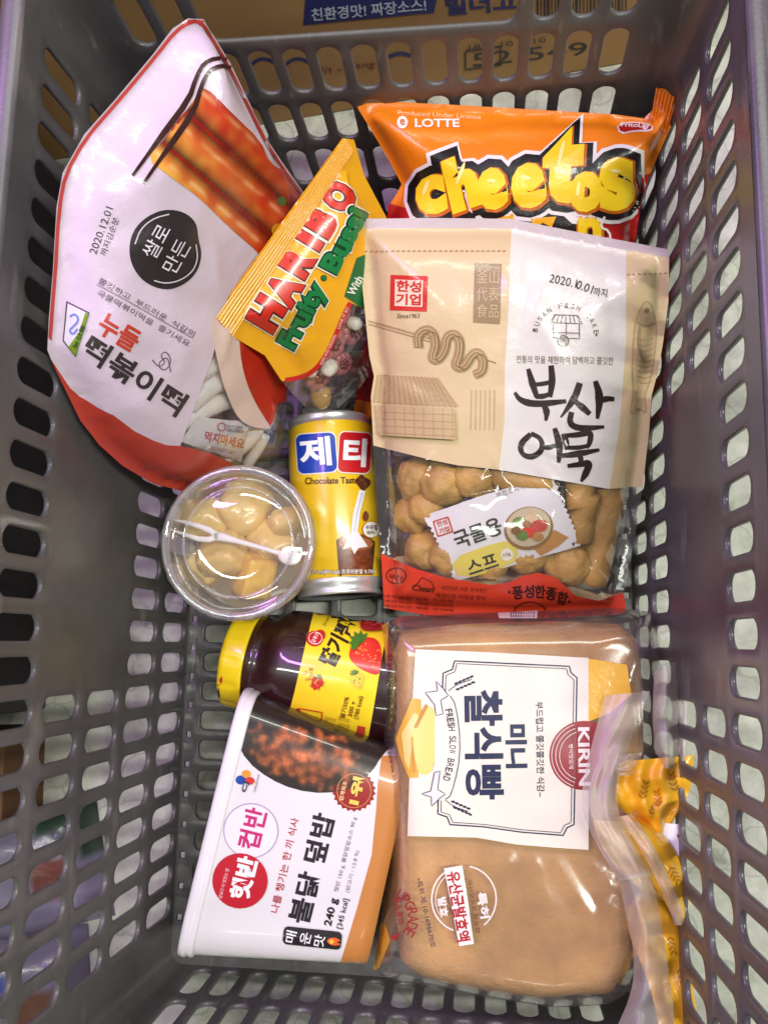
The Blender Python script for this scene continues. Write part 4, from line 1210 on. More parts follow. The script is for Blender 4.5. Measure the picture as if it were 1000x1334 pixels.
v, f = lathe([(0.006, RC_ - 0.0004), (0.0035, RC_ - 0.0018), (0.0022, RC_ - 0.0012), (0.0004, RC_ - 0.0010), (0.0, RC_ - 0.0016), (0.0006, RC_ - 0.003), (0.005, RC_ - 0.0042), (0.0052, 0.0005)], A0, ax, 72)
mesh_obj('top_end', v, f, METAL, r)
cb = bvh_of(body)
INK_CAN = mat_ink('can_print', rough=0.28, coat=0.5, bump=None)
P = Print(cb, r, 'brand_lettering', INK_CAN)
P.poly(rrect(412.5, 590.5, 53, 54, 9, 4), (236, 230, 220)); P.poly(rrect(412.5, 590.5, 50, 51, 8, 4), (20, 62, 168))
P.poly(rrect(461, 590, 43, 55, 8, -3), (236, 230, 220)); P.poly(rrect(461, 590, 40, 52, 7, -3), (196, 30, 36))
P.text('제', 411, 589, 5, 40, 38, (244, 244, 244), 0.032); P.text('티', 461, 590, -3, 29, 37, (244, 244, 244), 0.04)
P.text('Chocolate Taste', 432, 626, 1, 69, 9, (74, 36, 22), 0.025)
P.build()
P = Print(cb, r, 'chocolate_picture', INK_CAN)
P.poly([(461, 626), (470, 618), (482, 626), (482, 631), (473, 641), (469, 637)], (92, 44, 24)); P.stroke([(466, 622), (477, 632)], 1, (136, 76, 44)); P.stroke([(464, 630), (475, 622)], 0.8, (136, 76, 44))
P.build()
P = Print(cb, r, 'cocoa_glass_picture', INK_CAN)
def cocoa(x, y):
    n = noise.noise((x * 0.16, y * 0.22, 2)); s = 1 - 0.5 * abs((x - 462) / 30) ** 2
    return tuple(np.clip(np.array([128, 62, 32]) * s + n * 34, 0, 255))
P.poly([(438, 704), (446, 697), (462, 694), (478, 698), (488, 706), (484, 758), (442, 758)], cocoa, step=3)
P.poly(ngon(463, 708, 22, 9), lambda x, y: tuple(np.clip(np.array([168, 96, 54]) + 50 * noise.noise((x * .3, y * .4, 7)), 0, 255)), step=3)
milk = [(467, 638), (475, 640), (468, 668), (465, 692), (474, 706), (478, 712), (466, 714), (461, 722), (456, 712), (446, 716), (452, 704), (449, 698), (456, 698), (459, 670)]
P.poly(milk, (238, 236, 236), step=4); P.poly([(469, 642), (472, 642), (465, 668), (461, 694), (460, 694), (463, 668)], (206, 208, 216), step=4)
P.poly([(474, 664), (479, 670), (478, 678), (473, 680), (470, 674)], (120, 60, 30), smooth=2)
P.disc(481, 690, 11, (196, 120, 60)); P.disc(481, 690, 10, (244, 240, 232)); P.text('우유함', 481, 687, 3, 15, 6, (80, 44, 26), 0.02); P.text('께비~', 481, 694, 3, 13, 5, (80, 44, 26), 0.02)
P.build()
P = Print(cb, r, 'content_lettering', INK_CAN)
P.text('175 ml(90 kcal) 코코아분말 0.75%', 447, 745, 0.5, 84, 8, (90, 44, 24), 0.09); P.text('175 ml(90 kcal) 코코아분말 0.75%', 447, 745, 0.5, 83, 7, (246, 240, 232), 0.015)
P.build()

# ---------------------------------------------------------------- clear fruit cup
top = at(309, 706, 0.090); N_ = np.array([0.05, -0.02, 1.0]); N_ = N_ / np.linalg.norm(N_)
RL = 0.0418
r = thing('fruit_cup', 'clear round plastic cup of golden fruit with a fork under its lid', 'fruit cup', at(309, 706, 0.0))
HC = 0.079
v, f = lathe([(-HC, 0.0), (-HC, 0.0285), (-HC + 0.002, 0.0298), (-0.012, 0.0375), (-0.006, 0.0383), (-0.0035, 0.0385), (-0.0028, 0.0400)], top, N_, 72)
mesh_obj('cup_body', v, f, CLEAR_RIGID, r)
v, f = lathe([(-0.0085, 0.0412), (-0.0062, RL), (-0.0015, RL), (0.0, RL - 0.0008), (0.0006, RL - 0.002), (0.0, RL - 0.0036), (-0.0026, RL - 0.0048), (-0.0034, RL - 0.006), (-0.0032, RL - 0.0075), (-0.0012, RL - 0.0095), (-0.0012, 0.018), (-0.0016, 0.010), (-0.0016, 0.0)], top, N_, 72)
lid = mesh_obj('lid', v, f, CLEAR_RIGID, r)
RIMW = mat_film('lid_rim_plastic', milk=0.24, gloss=0.12, rough=0.06, bump=(20, 0.03, 0.002), milkcol=(236, 230, 238), edge=0.8)
v, f = lathe([(-0.0066, RL - 0.0002), (-0.0066, RL + 0.0003), (-0.0012, RL + 0.0003), (0.0004, RL - 0.0007), (0.0011, RL - 0.002), (0.0004, RL - 0.0036), (-0.002, RL - 0.0044)], top, N_, 72)
mesh_obj('lid_rim', v, f, RIMW, r)
# raised ring on the lid
v, f = lathe([(-0.0012, 0.0305), (0.0000, 0.0300), (0.0000, 0.0294), (-0.0012, 0.0288)], top, N_, 64)
mesh_obj('lid_ring', v, f, RIMW, r)
FR = mat_plain('golden_fruit', (228, 192, 106), rough=0.3, sub=0.35, bump=(70, 0.3, 0.002), vary=0.12, vscale=60, coat=0.3)
FRY = mat_plain('yellow_fruit', (236, 186, 66), rough=0.3, sub=0.3, bump=(60, 0.3, 0.002), vary=0.12, vscale=60, coat=0.3)
frs = [(268, 676, 34, 'pale fruit chunk under the fork tines', FR, 0.3), (318, 660, 40, 'wide fruit chunk under the far side of the lid', FR, 0.25), (352, 705, 34, 'fruit chunk under the round fork end', FR, 0.3), (290, 722, 36, 'fruit chunk below the middle of the fork', FR, 0.35), (330, 748, 30, 'bright yellow square fruit chunk', FRY, 0.8), (262, 742, 28, 'fruit chunk against the near cup wall', FR, 0.3), (374, 680, 24, 'small fruit chunk against the cup wall by the can', FR, 0.3)]
for i, (x, y, w, nm, m, cu) in enumerate(frs):
    c = at(x, y, 0.064 - 0.003 * (i % 3)); R_ = w * 0.00040
    c = np.array(top) * 0 + c
    v, f = bumpy(c, R_, (1.05, 0.95, 0.75), (0.2 * i, 0.3, i * 1.1), 0.12, i * 5.1, 4, cube=cu)
    label(mesh_obj('fruit_chunk', v, f, m), 'golden ' + nm if m is FR else nm + ' in the clear cup', 'fruit', 'fruit chunks inside the clear cup')
SY = mat_film('fruit_syrup', tint=(242, 216, 160), milk=0.34, gloss=0.04, rough=0.05, bump=(30, 0.2, 0.003, 1), milkcol=(226, 204, 150), edge=0.3)
v, f = lathe([(-HC + 0.001, 0.0005), (-HC + 0.001, 0.0282), (-HC + 0.0025, 0.0290), (-0.030, 0.0350), (-0.0295, 0.0345), (-0.0292, 0.0005)], top, N_, 48)
label(mesh_obj('fruit_syrup', v, f, SY), 'amber syrup filling the lower part of the clear cup', 'syrup')
# fork
FK = mat_plain('white_fork_plastic', (244, 236, 226), rough=0.35, sub=0.1)
fz = 0.0855
X = lambda x, y, dz=0: at(x, y, fz + dz)
r2 = thing('fork', 'small white two pronged plastic fork under the fruit cup lid', 'fork', at(300, 700, fz))
def flatbar(pts, ws, th=0.0010):
    pts = np.array(pts, float); t = np.gradient(pts, axis=0); t /= np.linalg.norm(t, axis=1, keepdims=True); n = np.stack([-t[:, 1], t[:, 0]], 1)
    v = []; f = []
    for p, q, w in zip(pts, n, ws):
        for s, dz in ((1, th * .5), (0.6, th), (-0.6, th), (-1, th * .5), (-1, 0), (1, 0)): v.append(X(*(p + q * w / 2 * s), dz))
    m = len(pts)
    for i in range(m - 1):
        for k in range(6): f.append((i * 6 + k, i * 6 + (k + 1) % 6, (i + 1) * 6 + (k + 1) % 6, (i + 1) * 6 + k))
    f += [tuple(range(6))[::-1], tuple((m - 1) * 6 + k for k in range(6))]
    return v, f
mesh_obj('tine', *flatbar([(225, 677), (240, 680), (258, 685), (272, 690), (283, 697)], [1.5, 5, 7, 8, 8]), FK, r2)
mesh_obj('tine', *flatbar([(223, 690), (240, 696), (258, 702), (272, 703), (283, 699)], [1.5, 5, 7, 8, 8]), FK, r2)
mesh_obj('handle', *flatbar([(279, 698), (292, 700), (310, 705), (335, 712), (355, 718), (366, 721)], [12, 11, 7, 6, 6, 8]), FK, r2)
v = [X(*p, 0.0004) for p in ngon(377, 725, 15, 11, 24, -12)]; v2 = [X(*p, 0.0016) for p in ngon(377, 725, 12, 8.5, 24, -12)]
f = [tuple(range(24, 48))] + [(i, (i + 1) % 24, 24 + (i + 1) % 24, 24 + i) for i in range(24)]
mesh_obj('grip', v + v2, f, FK, r2)

# ---------------------------------------------------------------- jam jar
RJ = 0.0345
J0 = at(298, 856, RJ + 0.001); J1 = at(540, 902, RJ + 0.001); ja = J1 - J0; LJ = np.linalg.norm(ja); ja /= LJ
r = thing('jam_jar', 'strawberry jam jar with yellow lid and yellow label lying under the fruit cup', 'jar', at(420, 880, 0.0))
def mat_jam():
    m, nt, out = newmat('jam_behind_glass')
    p = nt.nodes.new('ShaderNodeBsdfPrincipled')
    tc = nt.nodes.new('ShaderNodeTexCoord'); t = nt.nodes.new('ShaderNodeTexNoise'); t.inputs['Scale'].default_value = 60; t.inputs['Detail'].default_value = 4
    nt.links.new(tc.outputs['Object'], t.inputs[0])
    rp = nt.nodes.new('ShaderNodeValToRGB')
    rp.color_ramp.elements[0].color = (*lin((18, 5, 6)), 1); rp.color_ramp.elements[1].color = (*lin((58, 14, 12)), 1)
    nt.links.new(t.outputs[0], rp.inputs[0]); nt.links.new(rp.outputs[0], p.inputs['Base Color'])
    p.inputs['Roughness'].default_value = 0.35; p.inputs['Coat Weight'].default_value = 1.0; p.inputs['Coat Roughness'].default_value = 0.02
    nt.links.new(p.outputs[0], out.inputs[0]); return m
JAM = mat_jam()
v, f = lathe([(0.0165, 0.0262), (0.0185, 0.0262), (0.020, 0.0275), (0.0215, 0.0265), (0.0245, 0.0270), (0.029, 0.0300), (0.034, 0.0335), (0.039, RJ - 0.0004), (0.043, RJ), (0.085, RJ), (0.102, RJ), (0.106, RJ - 0.001), (0.109, RJ - 0.004), (0.1095, RJ - 0.009), (0.1085, 0.0005)], J0, ja, 80)
jb = mesh_obj('glass_body', v, f, JAM, r)
LIDY = mat_plain('yellow_lid_lacquer', (240, 206, 24), rough=0.3, coat=0.4, bump=(40, 0.2, 0.001))
prof = [(0.0025, 0.0005), (0.0025, 0.0235), (0.002, 0.0250), (0.0032, 0.0272), (0.0055, 0.0280), (0.0125, 0.0280), (0.0150, 0.0283), (0.0164, 0.0282), (0.0168, 0.0272), (0.0160, 0.0262)]
v, f = lathe(prof, J0, ja, 96)
v2 = []
for i, p in enumerate(v):            # lug dents on the skirt
    ring, k = divmod(i, 96)
    p = Vector(p)
    if ring in (4, 5):
        axp = V3(J0) + V3(ja) * (p - V3(J0)).dot(V3(ja)); w = max(0, math.cos(k / 96 * 2 * math.pi * 12)) ** 4
        p = axp + (p - axp) * (1 - 0.035 * w)
    v2.append(tuple(p))
jl = mesh_obj('lid', v2, f, LIDY, r)
P = Print(bvh_of(jl), r, 'lid_print', INK_CAN); P.disc(285, 884, 5, (190, 40, 36), ry=9); P.stroke([(284, 896), (286, 908)], 3, (70, 50, 20)); P.build()
jbv = bvh_of(jb)
P = Print(jbv, r, 'label', INK_FLAT, lift=0.0003)
def jl_col(x, y):
    t = (y - 800) / 160; n = noise.noise((x * .1, y * .1, 3))
    return (244 - 6 * t + 4 * n, 216 - 34 * max(0, t - 0.35 + (430 - x) / 200) + 5 * n, 36 + 10 * n)
P.poly([(413, 780), (460, 783), (500, 800), (505, 812), (497, 860), (487, 920), (476, 980), (420, 962), (372, 946), (384, 900), (398, 840)], jl_col, step=5)
P.build()
P = Print(jbv, r, 'label_print', INK_FLAT, lift=0.0007)
P.text('딸기쨈', 439, 838, 62, 62, 26, (46, 26, 20), 0.035)
P.disc(410, 833, 11, (200, 36, 36), ry=10); P.disc(417, 829, 7, (200, 36, 36)); P.disc(411, 833, 9, (240, 226, 215), ry=8); P.disc(411, 833, 8, (200, 36, 36), ry=7); P.text('오뚜기', 411, 833, 62, 13, 6, (246, 236, 226), 0.02)
P.text('Strawberry Jam', 430, 802, 62, 34, 6, (150, 110, 20), 0, 0.2)
def berry(cx, cy, rr, c1, c2, seedc, lc, ang):
    P.poly([(cx + rr * a * math.cos(math.radians(ang)) + rr * b * math.sin(math.radians(ang)), cy - rr * a * math.sin(math.radians(ang)) + rr * b * math.cos(math.radians(ang))) for a, b in ((-0.9, -0.5), (-0.4, -0.95), (0.4, -0.95), (0.9, -0.5), (0.75, 0.2), (0.3, 0.85), (0, 1.1), (-0.3, 0.85), (-0.75, 0.2))],
           lambda x, y: tuple(np.array(c1) * (1 - min(1, math.hypot(x - cx + rr * .3, y - cy + rr * .3) / rr / 1.5)) + np.array(c2) * min(1, math.hypot(x - cx + rr * .3, y - cy + rr * .3) / rr / 1.5)), step=4, smooth=2)
    rnd = random.Random(int(cx))
    for _ in range(int(rr * 1.1)):
        a = rnd.uniform(0, 6.28); q = rr * 0.7 * math.sqrt(rnd.random()); P.disc(cx + q * math.cos(a), cy + q * math.sin(a), 0.8, seedc, n=6)
    for k in range(5):
        a = math.radians(ang + 90 + (k - 2) * 34); bx_, by_ = cx + rr * 0.8 * math.cos(math.radians(ang + 90)), cy - rr * 0.8 * math.sin(math.radians(ang + 90))
        P.stroke([(bx_, by_), (bx_ + rr * .6 * math.cos(a), by_ - rr * .6 * math.sin(a))], [rr * .22, rr * .3, 0.5], lc, step=3)
berry(479, 856, 25, (236, 70, 50), (190, 24, 26), (240, 190, 90), (70, 120, 40), 30)
berry(466, 887, 11, (240, 214, 60), (214, 180, 40), (120, 120, 30), (100, 130, 40), 20)
berry(413, 890, 9, (230, 60, 46), (196, 30, 30), (240, 190, 90), (90, 120, 40), -20)
P.arc_text('인근딸기', 424, 872, 26, 190, 250, 6, (176, 60, 40), 0.02); P.arc_text('국내딸기로', 424, 872, 19, 180, 260, 6, (176, 60, 40), 0.02)
for t, x, y, w in (('딸기50%', 449, 921, 28), ('300 g', 459, 923, 20), ('(780 kcal)', 468, 921, 30)): P.text(t, x, y, 77, w, 7, (110, 70, 20), 0.02)
P.poly([(383, 923), (391, 921), (391, 946), (380, 944)], (190, 40, 36)); P.stroke([(391, 922), (420, 927), (418, 952), (390, 946)], 1.6, (190, 50, 40), True)
for i in range(3): P.text('원재료명 함량', 404, 932 + i * 6, -12, 22, 4, (150, 110, 30))
for i in range(6): P.text('식품유형 잼류', 430 + (i % 2) * 18, 936 + (i // 2) * 8, -13, 16, 5, (160, 120, 30))
P.poly([(466, 944), (476, 946), (474, 966), (463, 963)], (190, 60, 40))
P.poly([(468, 812), (480, 806), (497, 811), (502, 822), (484, 826), (470, 824)], (150, 22, 26), smooth=1); P.stroke([(474, 817), (480, 814), (486, 819), (492, 815), (498, 819)], 1.6, (196, 60, 50), smooth=1)
P.poly([(456, 848), (462, 836), (470, 840), (462, 850)], (70, 120, 40), smooth=1)
P.build()

# ---------------------------------------------------------------- rice bowl cup lying on its side
r = thing('rice_cup', 'white paper cup meal with red round logos lying on its side under the jar', 'cup meal', at(370, 1120, 0.0))
zf = 0.086                            # height of the upturned face
TL, BL_, BR_, TR_ = at(322, 905, zf), at(236, 1258, zf), at(494, 1272, zf - 0.012), at(520, 985, zf - 0.012)
cl = (TL + BL_) / 2; cr_ = (TR_ + BR_) / 2; wl = np.linalg.norm(TL - BL_) / 2; wr = np.linalg.norm(TR_ - BR_) / 2
Wd = (TL - BL_) / np.linalg.norm(TL - BL_); Ad = cr_ - cl; La = np.linalg.norm(Ad); Ad /= La; Nd = np.cross(Ad, Wd); Nd /= np.linalg.norm(Nd)
if Nd[2] < 0: Nd = -Nd
def cup_ring(t, ex=0.0, n=120, e=2.0 / 6.5):
    a = wl + (wr - wl) * t + ex; b = (zf * 0.5 - 0.001) * (1 - 0.16 * t) + ex
    c = cl + (cr_ - cl) * t - Nd * ((zf * 0.5 - 0.001) * (1 - 0.16 * t))
    out = []
    for k in range(n):
        th = 2 * math.pi * k / n
        x = math.copysign(abs(math.cos(th)) ** e, math.cos(th)); y = math.copysign(abs(math.sin(th)) ** e, math.sin(th))
        out.append(c + Wd * a * x + Nd * b * y)
    return out
def loft(rings, caps=(False, False)):
    n = len(rings[0]); v = [p for q in rings for p in q]; f = []
    for i in range(len(rings) - 1):
        for k in range(n): f.append((i * n + k, i * n + (k + 1) % n, (i + 1) * n + (k + 1) % n, (i + 1) * n + k))
    if caps[0]: f.append(tuple(range(n))[::-1])
    if caps[1]: f.append(tuple((len(rings) - 1) * n + k for k in range(n)))
    return v, f
PAPER = mat_ink('cup_paper', rough=0.3, coat=0.5, bump=(14, 0.12, 0.003), coatr=0.05)
v, f = loft([cup_ring(t) for t in np.linspace(0.02, 1.0, 14)], (False, True))
cols_ = np.tile(lin((224, 218, 218)), (len(v), 1)); cols_[-120:] = lin((196, 128, 64))
cupb = mesh_obj('sleeve', v, f, PAPER, r, cols=cols_)
LIDW = mat_plain('white_lid_plastic', (232, 224, 228), rough=0.35, coat=0.2)
tk = 0.0045 / La
v, f = loft([cup_ring(-tk, -0.004), cup_ring(-tk, -0.001), cup_ring(-tk * 0.9, 0.0006), cup_ring(-tk * 0.15, 0.0012), cup_ring(0.0, 0.0004), cup_ring(0.012, 0.0008), cup_ring(0.026, 0.0012), cup_ring(0.04, 0.0008), cup_ring(0.044, 0.0)], (True, False))
mesh_obj('lid', v, f, LIDW, r)
cbv = bvh_of(cupb)
P = Print(cbv, r, 'meal_picture', PAPER)
def chicken(x, y):
    n = noise.noise((x * 0.05, y * 0.05, 9)); n2 = noise.noise((x * 0.09, y * 0.09, 2)); n3 = noise.noise((x * .35, y * .35, 5))
    b = max(0, 1 - abs((y - 985) - (x - 400) * 0.22) / 42) * max(0, 1 - abs(x - 400) / 85)
    b = min(1, b * 2.4 + 0.5 * n2 - 0.1)
    k = max(0, min(1, (b - 0.12) / 0.4)); c = np.array([152, 80, 42]) * (0.82 + 0.6 * n + 0.7 * n2) + 34 * n3
    return tuple(np.clip(np.array([44 + 14 * n3, 34 + 8 * n3, 30]) * (1 - k) + c * k, 18, 255))
P.poly([(318, 925), (306, 962), (322, 992), (350, 1014), (384, 1029), (424, 1034), (462, 1026), (484, 1006), (497, 985), (520, 960), (420, 900), (330, 895)], chicken, step=3, smooth=1)
P.build()
P = Print(cbv, r, 'orange_band', PAPER)
P.poly([(497, 985), (492, 1020), (490, 1053), (484, 1114), (465, 1183), (440, 1265), (480, 1290), (540, 1280), (540, 985)], (196, 128, 64), step=2.5)
P.build()
P = Print(cbv, r, 'brand_lettering', PAPER)
P.disc(327, 1082, 36, (176, 150, 186)); P.disc(327, 1082, 34.5, (232, 224, 238)); P.disc(313, 1147, 36, (188, 26, 44))
P.text('컵반', 329, 1079, 76, 54, 30, (196, 40, 110), 0.025); P.text('햇반', 318, 1143, 76, 56, 28, (244, 236, 240), 0.045); P.text('밥보다 더 맛있는 밥', 292, 1150, 76, 40, 5, (240, 210, 216))
P.disc(314, 1016, 7, (26, 70, 160), ry=6); P.disc(321, 1008, 6, (232, 150, 40), ry=5); P.disc(326, 1017, 6, (205, 50, 44), ry=5)
P.text('CJ', 320, 1025, 76, 14, 8, (40, 44, 70), 0.03); P.text('CHEILJEDANG', 335, 1020, 76, 24, 3.4, (60, 60, 70))
P.build()
P = Print(cbv, r, 'dish_lettering', PAPER)
P.text('불닭 덮밥', 406, 1131, 76, 146, 30, (40, 28, 40), 0.03); P.text('나를 챙기는 한 끼 식사', 371, 1127, 77.5, 126, 11, (176, 44, 56), 0.008)
P.text('햇반 150 g, 불닭덮밥소스 90 g', 450, 1113, 76, 100, 7, (120, 106, 112)); P.text('(닭고기 : 12.8 %)', 459, 1135, 76, 56, 6.5, (120, 106, 112))
P.text('240 g', 432, 1188, 77, 37, 13, (40, 30, 36), 0.03); P.text('[345 kcal]', 447, 1190, 77, 40, 9, (60, 50, 56), 0.01)
P.poly(rrect(407, 1221, 76, 23, 6, -6), (32, 24, 28))
for ch, x, y in (('매', 379, 1219), ('운', 398, 1221), ('맛', 416, 1224)): P.text(ch, x, y, 77, 15, 14, (240, 236, 238), 0.01)
P.poly([(424, 1224), (434, 1219), (445, 1224), (437, 1226), (446, 1229), (433, 1231)], (228, 96, 40), smooth=1); P.disc(432, 1225, 3, (244, 190, 60))
P.build()
P = Print(cbv, r, 'award_seal', PAPER)
sc = [(461 + (27 + (1.6 if k % 2 else -1.6)) * math.cos(k / 44 * 6.283), 1030 + (26 + (1.6 if k % 2 else -1.6)) * math.sin(k / 44 * 6.283)) for k in range(44)]
P.poly(sc, (150, 30, 26)); P.stroke(ngon(461, 1030, 22), 0.8, (214, 150, 90), True); P.text('1위', 464, 1030, 77, 36, 16, (240, 200, 90), 0.04); P.text('업계최초', 447, 1030, 77, 26, 6, (240, 200, 150), 0.02)
P.build()
P = Print(cbv, r, 'base_print', PAPER)
P.poly([(254, 1246), (285, 1248), (284, 1259), (252, 1257)], (200, 192, 192))
for i in range(40):
    x = 256 + i * 4.6; P.stroke([(x, 1247 + i * 0.25), (x - 1, 1257 + i * 0.25)], random.choice([0.8, 1.6, 2.6]), (120, 112, 112) if i > 6 else (60, 56, 58), step=12)
P.build()

# ---------------------------------------------------------------- bread
BP = Plane((500, 812, 0.050), (850, 800, 0.050), (650, 1295, 0.052))
CRUST = mat_plain('bread_crust', (206, 155, 90), rough=0.75, bump=(190, 0.9, 0.0022, 6), vary=0.26, vscale=34, spec=0.2)
lout = [(521, 822), (600, 813), (720, 809), (806, 813), (830, 834), (836, 900), (838, 1000), (830, 1150), (818, 1250), (794, 1284), (700, 1290), (620, 1280), (550, 1264), (519, 1242), (515, 1180), (517, 1100), (513, 950), (511, 850)]
loaf = Bag(BP, lout, 0.030, 0.044, R=0.013, seal=0.0, amp=0.0022, freq=12, seed=12.0, g=0.004, power=0.5)
CR2 = mat_plain('x', (1, 1, 1))
bread = thing('bread_loaf', 'golden brown square bread loaf inside the milky bag', 'bread', at(670, 1050, 0.004))
loaf.build('crust', bread, [], (206, 150, 92), mats=[CRUST, CRUST])
r = thing('bread_bag', 'milky plastic bread bag with cream label and twisted yellow end', 'bread bag', at(670, 1050, 0.002))
bout = [(497, 815), (520, 803), (600, 799), (700, 796), (800, 791), (846, 797), (857, 835), (864, 890), (866, 960), (862, 1050), (850, 1150), (838, 1230), (822, 1285), (790, 1304), (720, 1308), (624, 1293), (570, 1280), (525, 1276), (486, 1262), (496, 1200), (506, 1125), (505, 1050), (497, 948)]
bagb = Bag(BP, bout, 0.0345, 0.047, R=0.020, seal=0.0015, amp=0.0008, freq=20, seed=15.0, g=0.0034, power=0.5,
           creases=[(560, 1092, 545, 1230, 1.2, 2), (612, 1095, 590, 1250, 1.2, 2.2), (663, 1100, 640, 1240, 1.4, 2.4), (690, 1104, 730, 1240, 1.6, 2.4), (720, 1106, 790, 1220, 1.8, 2.6), (760, 1108, 830, 1180, 1.8, 2.4), (520, 806, 640, 812, 1.4, 2), (640, 808, 800, 800, 1.4, 2), (845, 800, 830, 870, 2.0, 2.5), (845, 810, 800, 900, 2.0, 3), (830, 800, 760, 850, 1.5, 5), (640, 1110, 610, 1230, 1.2, 4), (700, 1110, 760, 1250, 1.4, 6), (560, 1080, 550, 1180, 1.0, 5), (800, 1100, 760, 1180, 1.6, 4), (620, 1100, 680, 1110, 1.0, 6), (520, 1230, 600, 1270, 1.2, 4), (780, 1240, 840, 1180, 1.5, 4), (850, 840, 820, 960, 1.6, 4)])
bagb.build('film', r, [([(766, 858), (816, 866), (822, 905), (792, 930), (766, 940)], (238, 184, 48)), ([(490, 800), (506, 800), (504, 870), (490, 880)], (214, 170, 60)), ([(484, 1225), (500, 1200), (508, 1225), (494, 1260), (484, 1266)], (222, 176, 60))], 'clear', mats=[INK, MILKY], clear_back=True)
LB = bagb.bvh
NAVY = (36, 42, 74)
P = Print(LB, r, 'label', INK_FLAT)
P.poly([(541, 846), (640, 850), (766, 857), (766, 1107), (720, 1104), (672, 1100), (620, 1091), (531, 1089), (535, 960)], (234, 226, 206), step=5)
P.build()
P = Print(LB, r, 'label_frame', INK_FLAT, lift=0.0005)
fo = [(592, 861), (741, 868), (743, 876), (751, 883), (747, 1074), (738, 1078), (733, 1088), (680, 1084), (630, 1077), (586, 1074), (582, 1064), (570, 1060), (573, 960), (577, 877), (589, 872)]
P.stroke(fo, 1.8, NAVY, True, step=3)
cxy = np.array([661, 972.]); P.stroke([tuple(cxy + (np.array(p) - cxy) * np.array([0.955, 0.97])) for p in fo], 0.9, NAVY, True, step=3)
P.poly([(568, 905), (584, 900), (594, 940), (597, 972), (592, 1010), (578, 1044), (562, 1038), (566, 990), (566, 950)], (234, 226, 206))
P.build()
P = Print(LB, r, 'title_lettering', INK_FLAT, lift=0.0006)
P.text('찰식빵', 630, 970, -89, 143, 50, NAVY, 0.03); P.text('미니', 672, 972, -89, 57, 28, NAVY, 0.045); P.text('부드럽고 쫄깃쫄깃한 식감~', 703, 976, -89, 124, 10, (50, 50, 66), 0.012)
P.build()
P = Print(LB, r, 'ribbon_emblem', INK_FLAT, lift=0.0006)
rib = [(576, 909), (590, 906), (598, 945), (599, 985), (592, 1020), (584, 1042), (572, 1036), (578, 1010), (583, 980), (582, 945)]
P.poly(rib, (228, 224, 220), smooth=1); P.stroke(rib, 1.1, NAVY, True, smooth=1)
for pts in ([(554, 902), (570, 900), (568, 887), (578, 898), (584, 906), (574, 912), (577, 930), (568, 932), (566, 918)], [(549, 1034), (561, 1030), (566, 1006), (573, 1004), (570, 1028), (580, 1034), (572, 1040), (562, 1050), (562, 1038)]):
    P.poly(pts, (224, 220, 222)); P.stroke(pts, 1.0, NAVY, True)
for i, ch in enumerate('FRESH SLOW BREAD'):
    if ch == ' ': continue
    t = i / 15; P.text(ch, 584.5 + 6.5 * math.sin(t * math.pi) - 3 * t, 926 + 88 * t, -90 + 12 - 28 * t, 5.2, 9, (46, 50, 76), 0.01)
P.hold = True
for (sx, sy), s in (((584, 900), -1), ((580, 1042), 1)):
    P.stroke([(sx, sy), (sx + 10, sy + s * 8), (sx + 30, sy + s * 15)], 1, NAVY, smooth=1)
    for k in range(5):
        bx_, by_ = sx + 10 + k * 5, sy + s * (6 + k * 2.2)
        P.disc(bx_, by_ - 3.8, 2.8, NAVY, ry=1.5, ang=30 if s < 0 else -10); P.disc(bx_ + 2, by_ + 3.8, 2.8, NAVY, ry=1.5, ang=10 if s < 0 else -35)
P.build()
P = Print(LB, r, 'toast_picture', INK_FLAT, lift=0.0006)
P.poly([(516, 962), (537, 909), (548, 911), (550, 940), (545, 972), (545, 1013), (533, 1013), (522, 985)], (226, 170, 62)); P.poly([(536, 952), (558, 915), (572, 935), (566, 1000), (552, 1012), (542, 1000)], (240, 212, 120), smooth=1)
P.poly([(524, 955), (540, 928), (546, 932), (538, 960), (534, 1004), (528, 990)], (240, 208, 130)); P.stroke([(541, 948), (556, 918)], 4, (196, 140, 60)); P.stroke([(537, 960), (540, 1006)], 2, (204, 146, 54))
P.build()
P = Print(LB, r, 'red_roundel', INK_FLAT, lift=0.0006)
P.disc(760, 984, 45, (156, 36, 46), n=48)
for q in (42, 37, 32): P.stroke([(760 + q * math.cos(a), 984 + q * math.sin(a)) for a in np.linspace(1.9, 4.4, 24)], 1, (226, 214, 200), step=3)
P.poly([(752, 944), (768, 944), (768, 1026), (750, 1026)], (156, 36, 46)); P.text('KIRIN', 760, 985, -89, 76, 15, (240, 230, 220), 0.03); P.text('빵이맛있게', 743, 985, -89, 32, 6, (236, 220, 206), 0.01)
P.build()
P = Print(LB, r, 'film_lettering', INK_FLAT)
P.text('유산균발효액 2.9 % / 330 g(927 kcal)', 508, 942, -89, 180, 7.5, (66, 48, 40), 0.01); P.text('*이미지 사진입니다', 520, 1030, -89, 62, 5.5, (170, 140, 110))
P.build()
P = Print(LB, r, 'patent_number', INK_FLAT)
P.text('•특허 제 10-1696670호', 555, 1189, -78, 92, 7.5, (60, 54, 66), 0.01)
P.build()
P = Print(LB, r, 'slogan_lettering', INK_FLAT)
P.arc_text('UPGRADE', 503, 1196, 36, 58, -30, 13, (150, 50, 54), 0.01, 0.7); P.text('빵속풍미', 520, 1186, -80, 36, 9, (150, 50, 54), 0.02)
P.poly([(508, 1222), (520, 1214), (516, 1226)], (170, 40, 44))
P.build()
P = Print(LB, r, 'patent_stamp', INK_FLAT)
WH = (238, 230, 222)
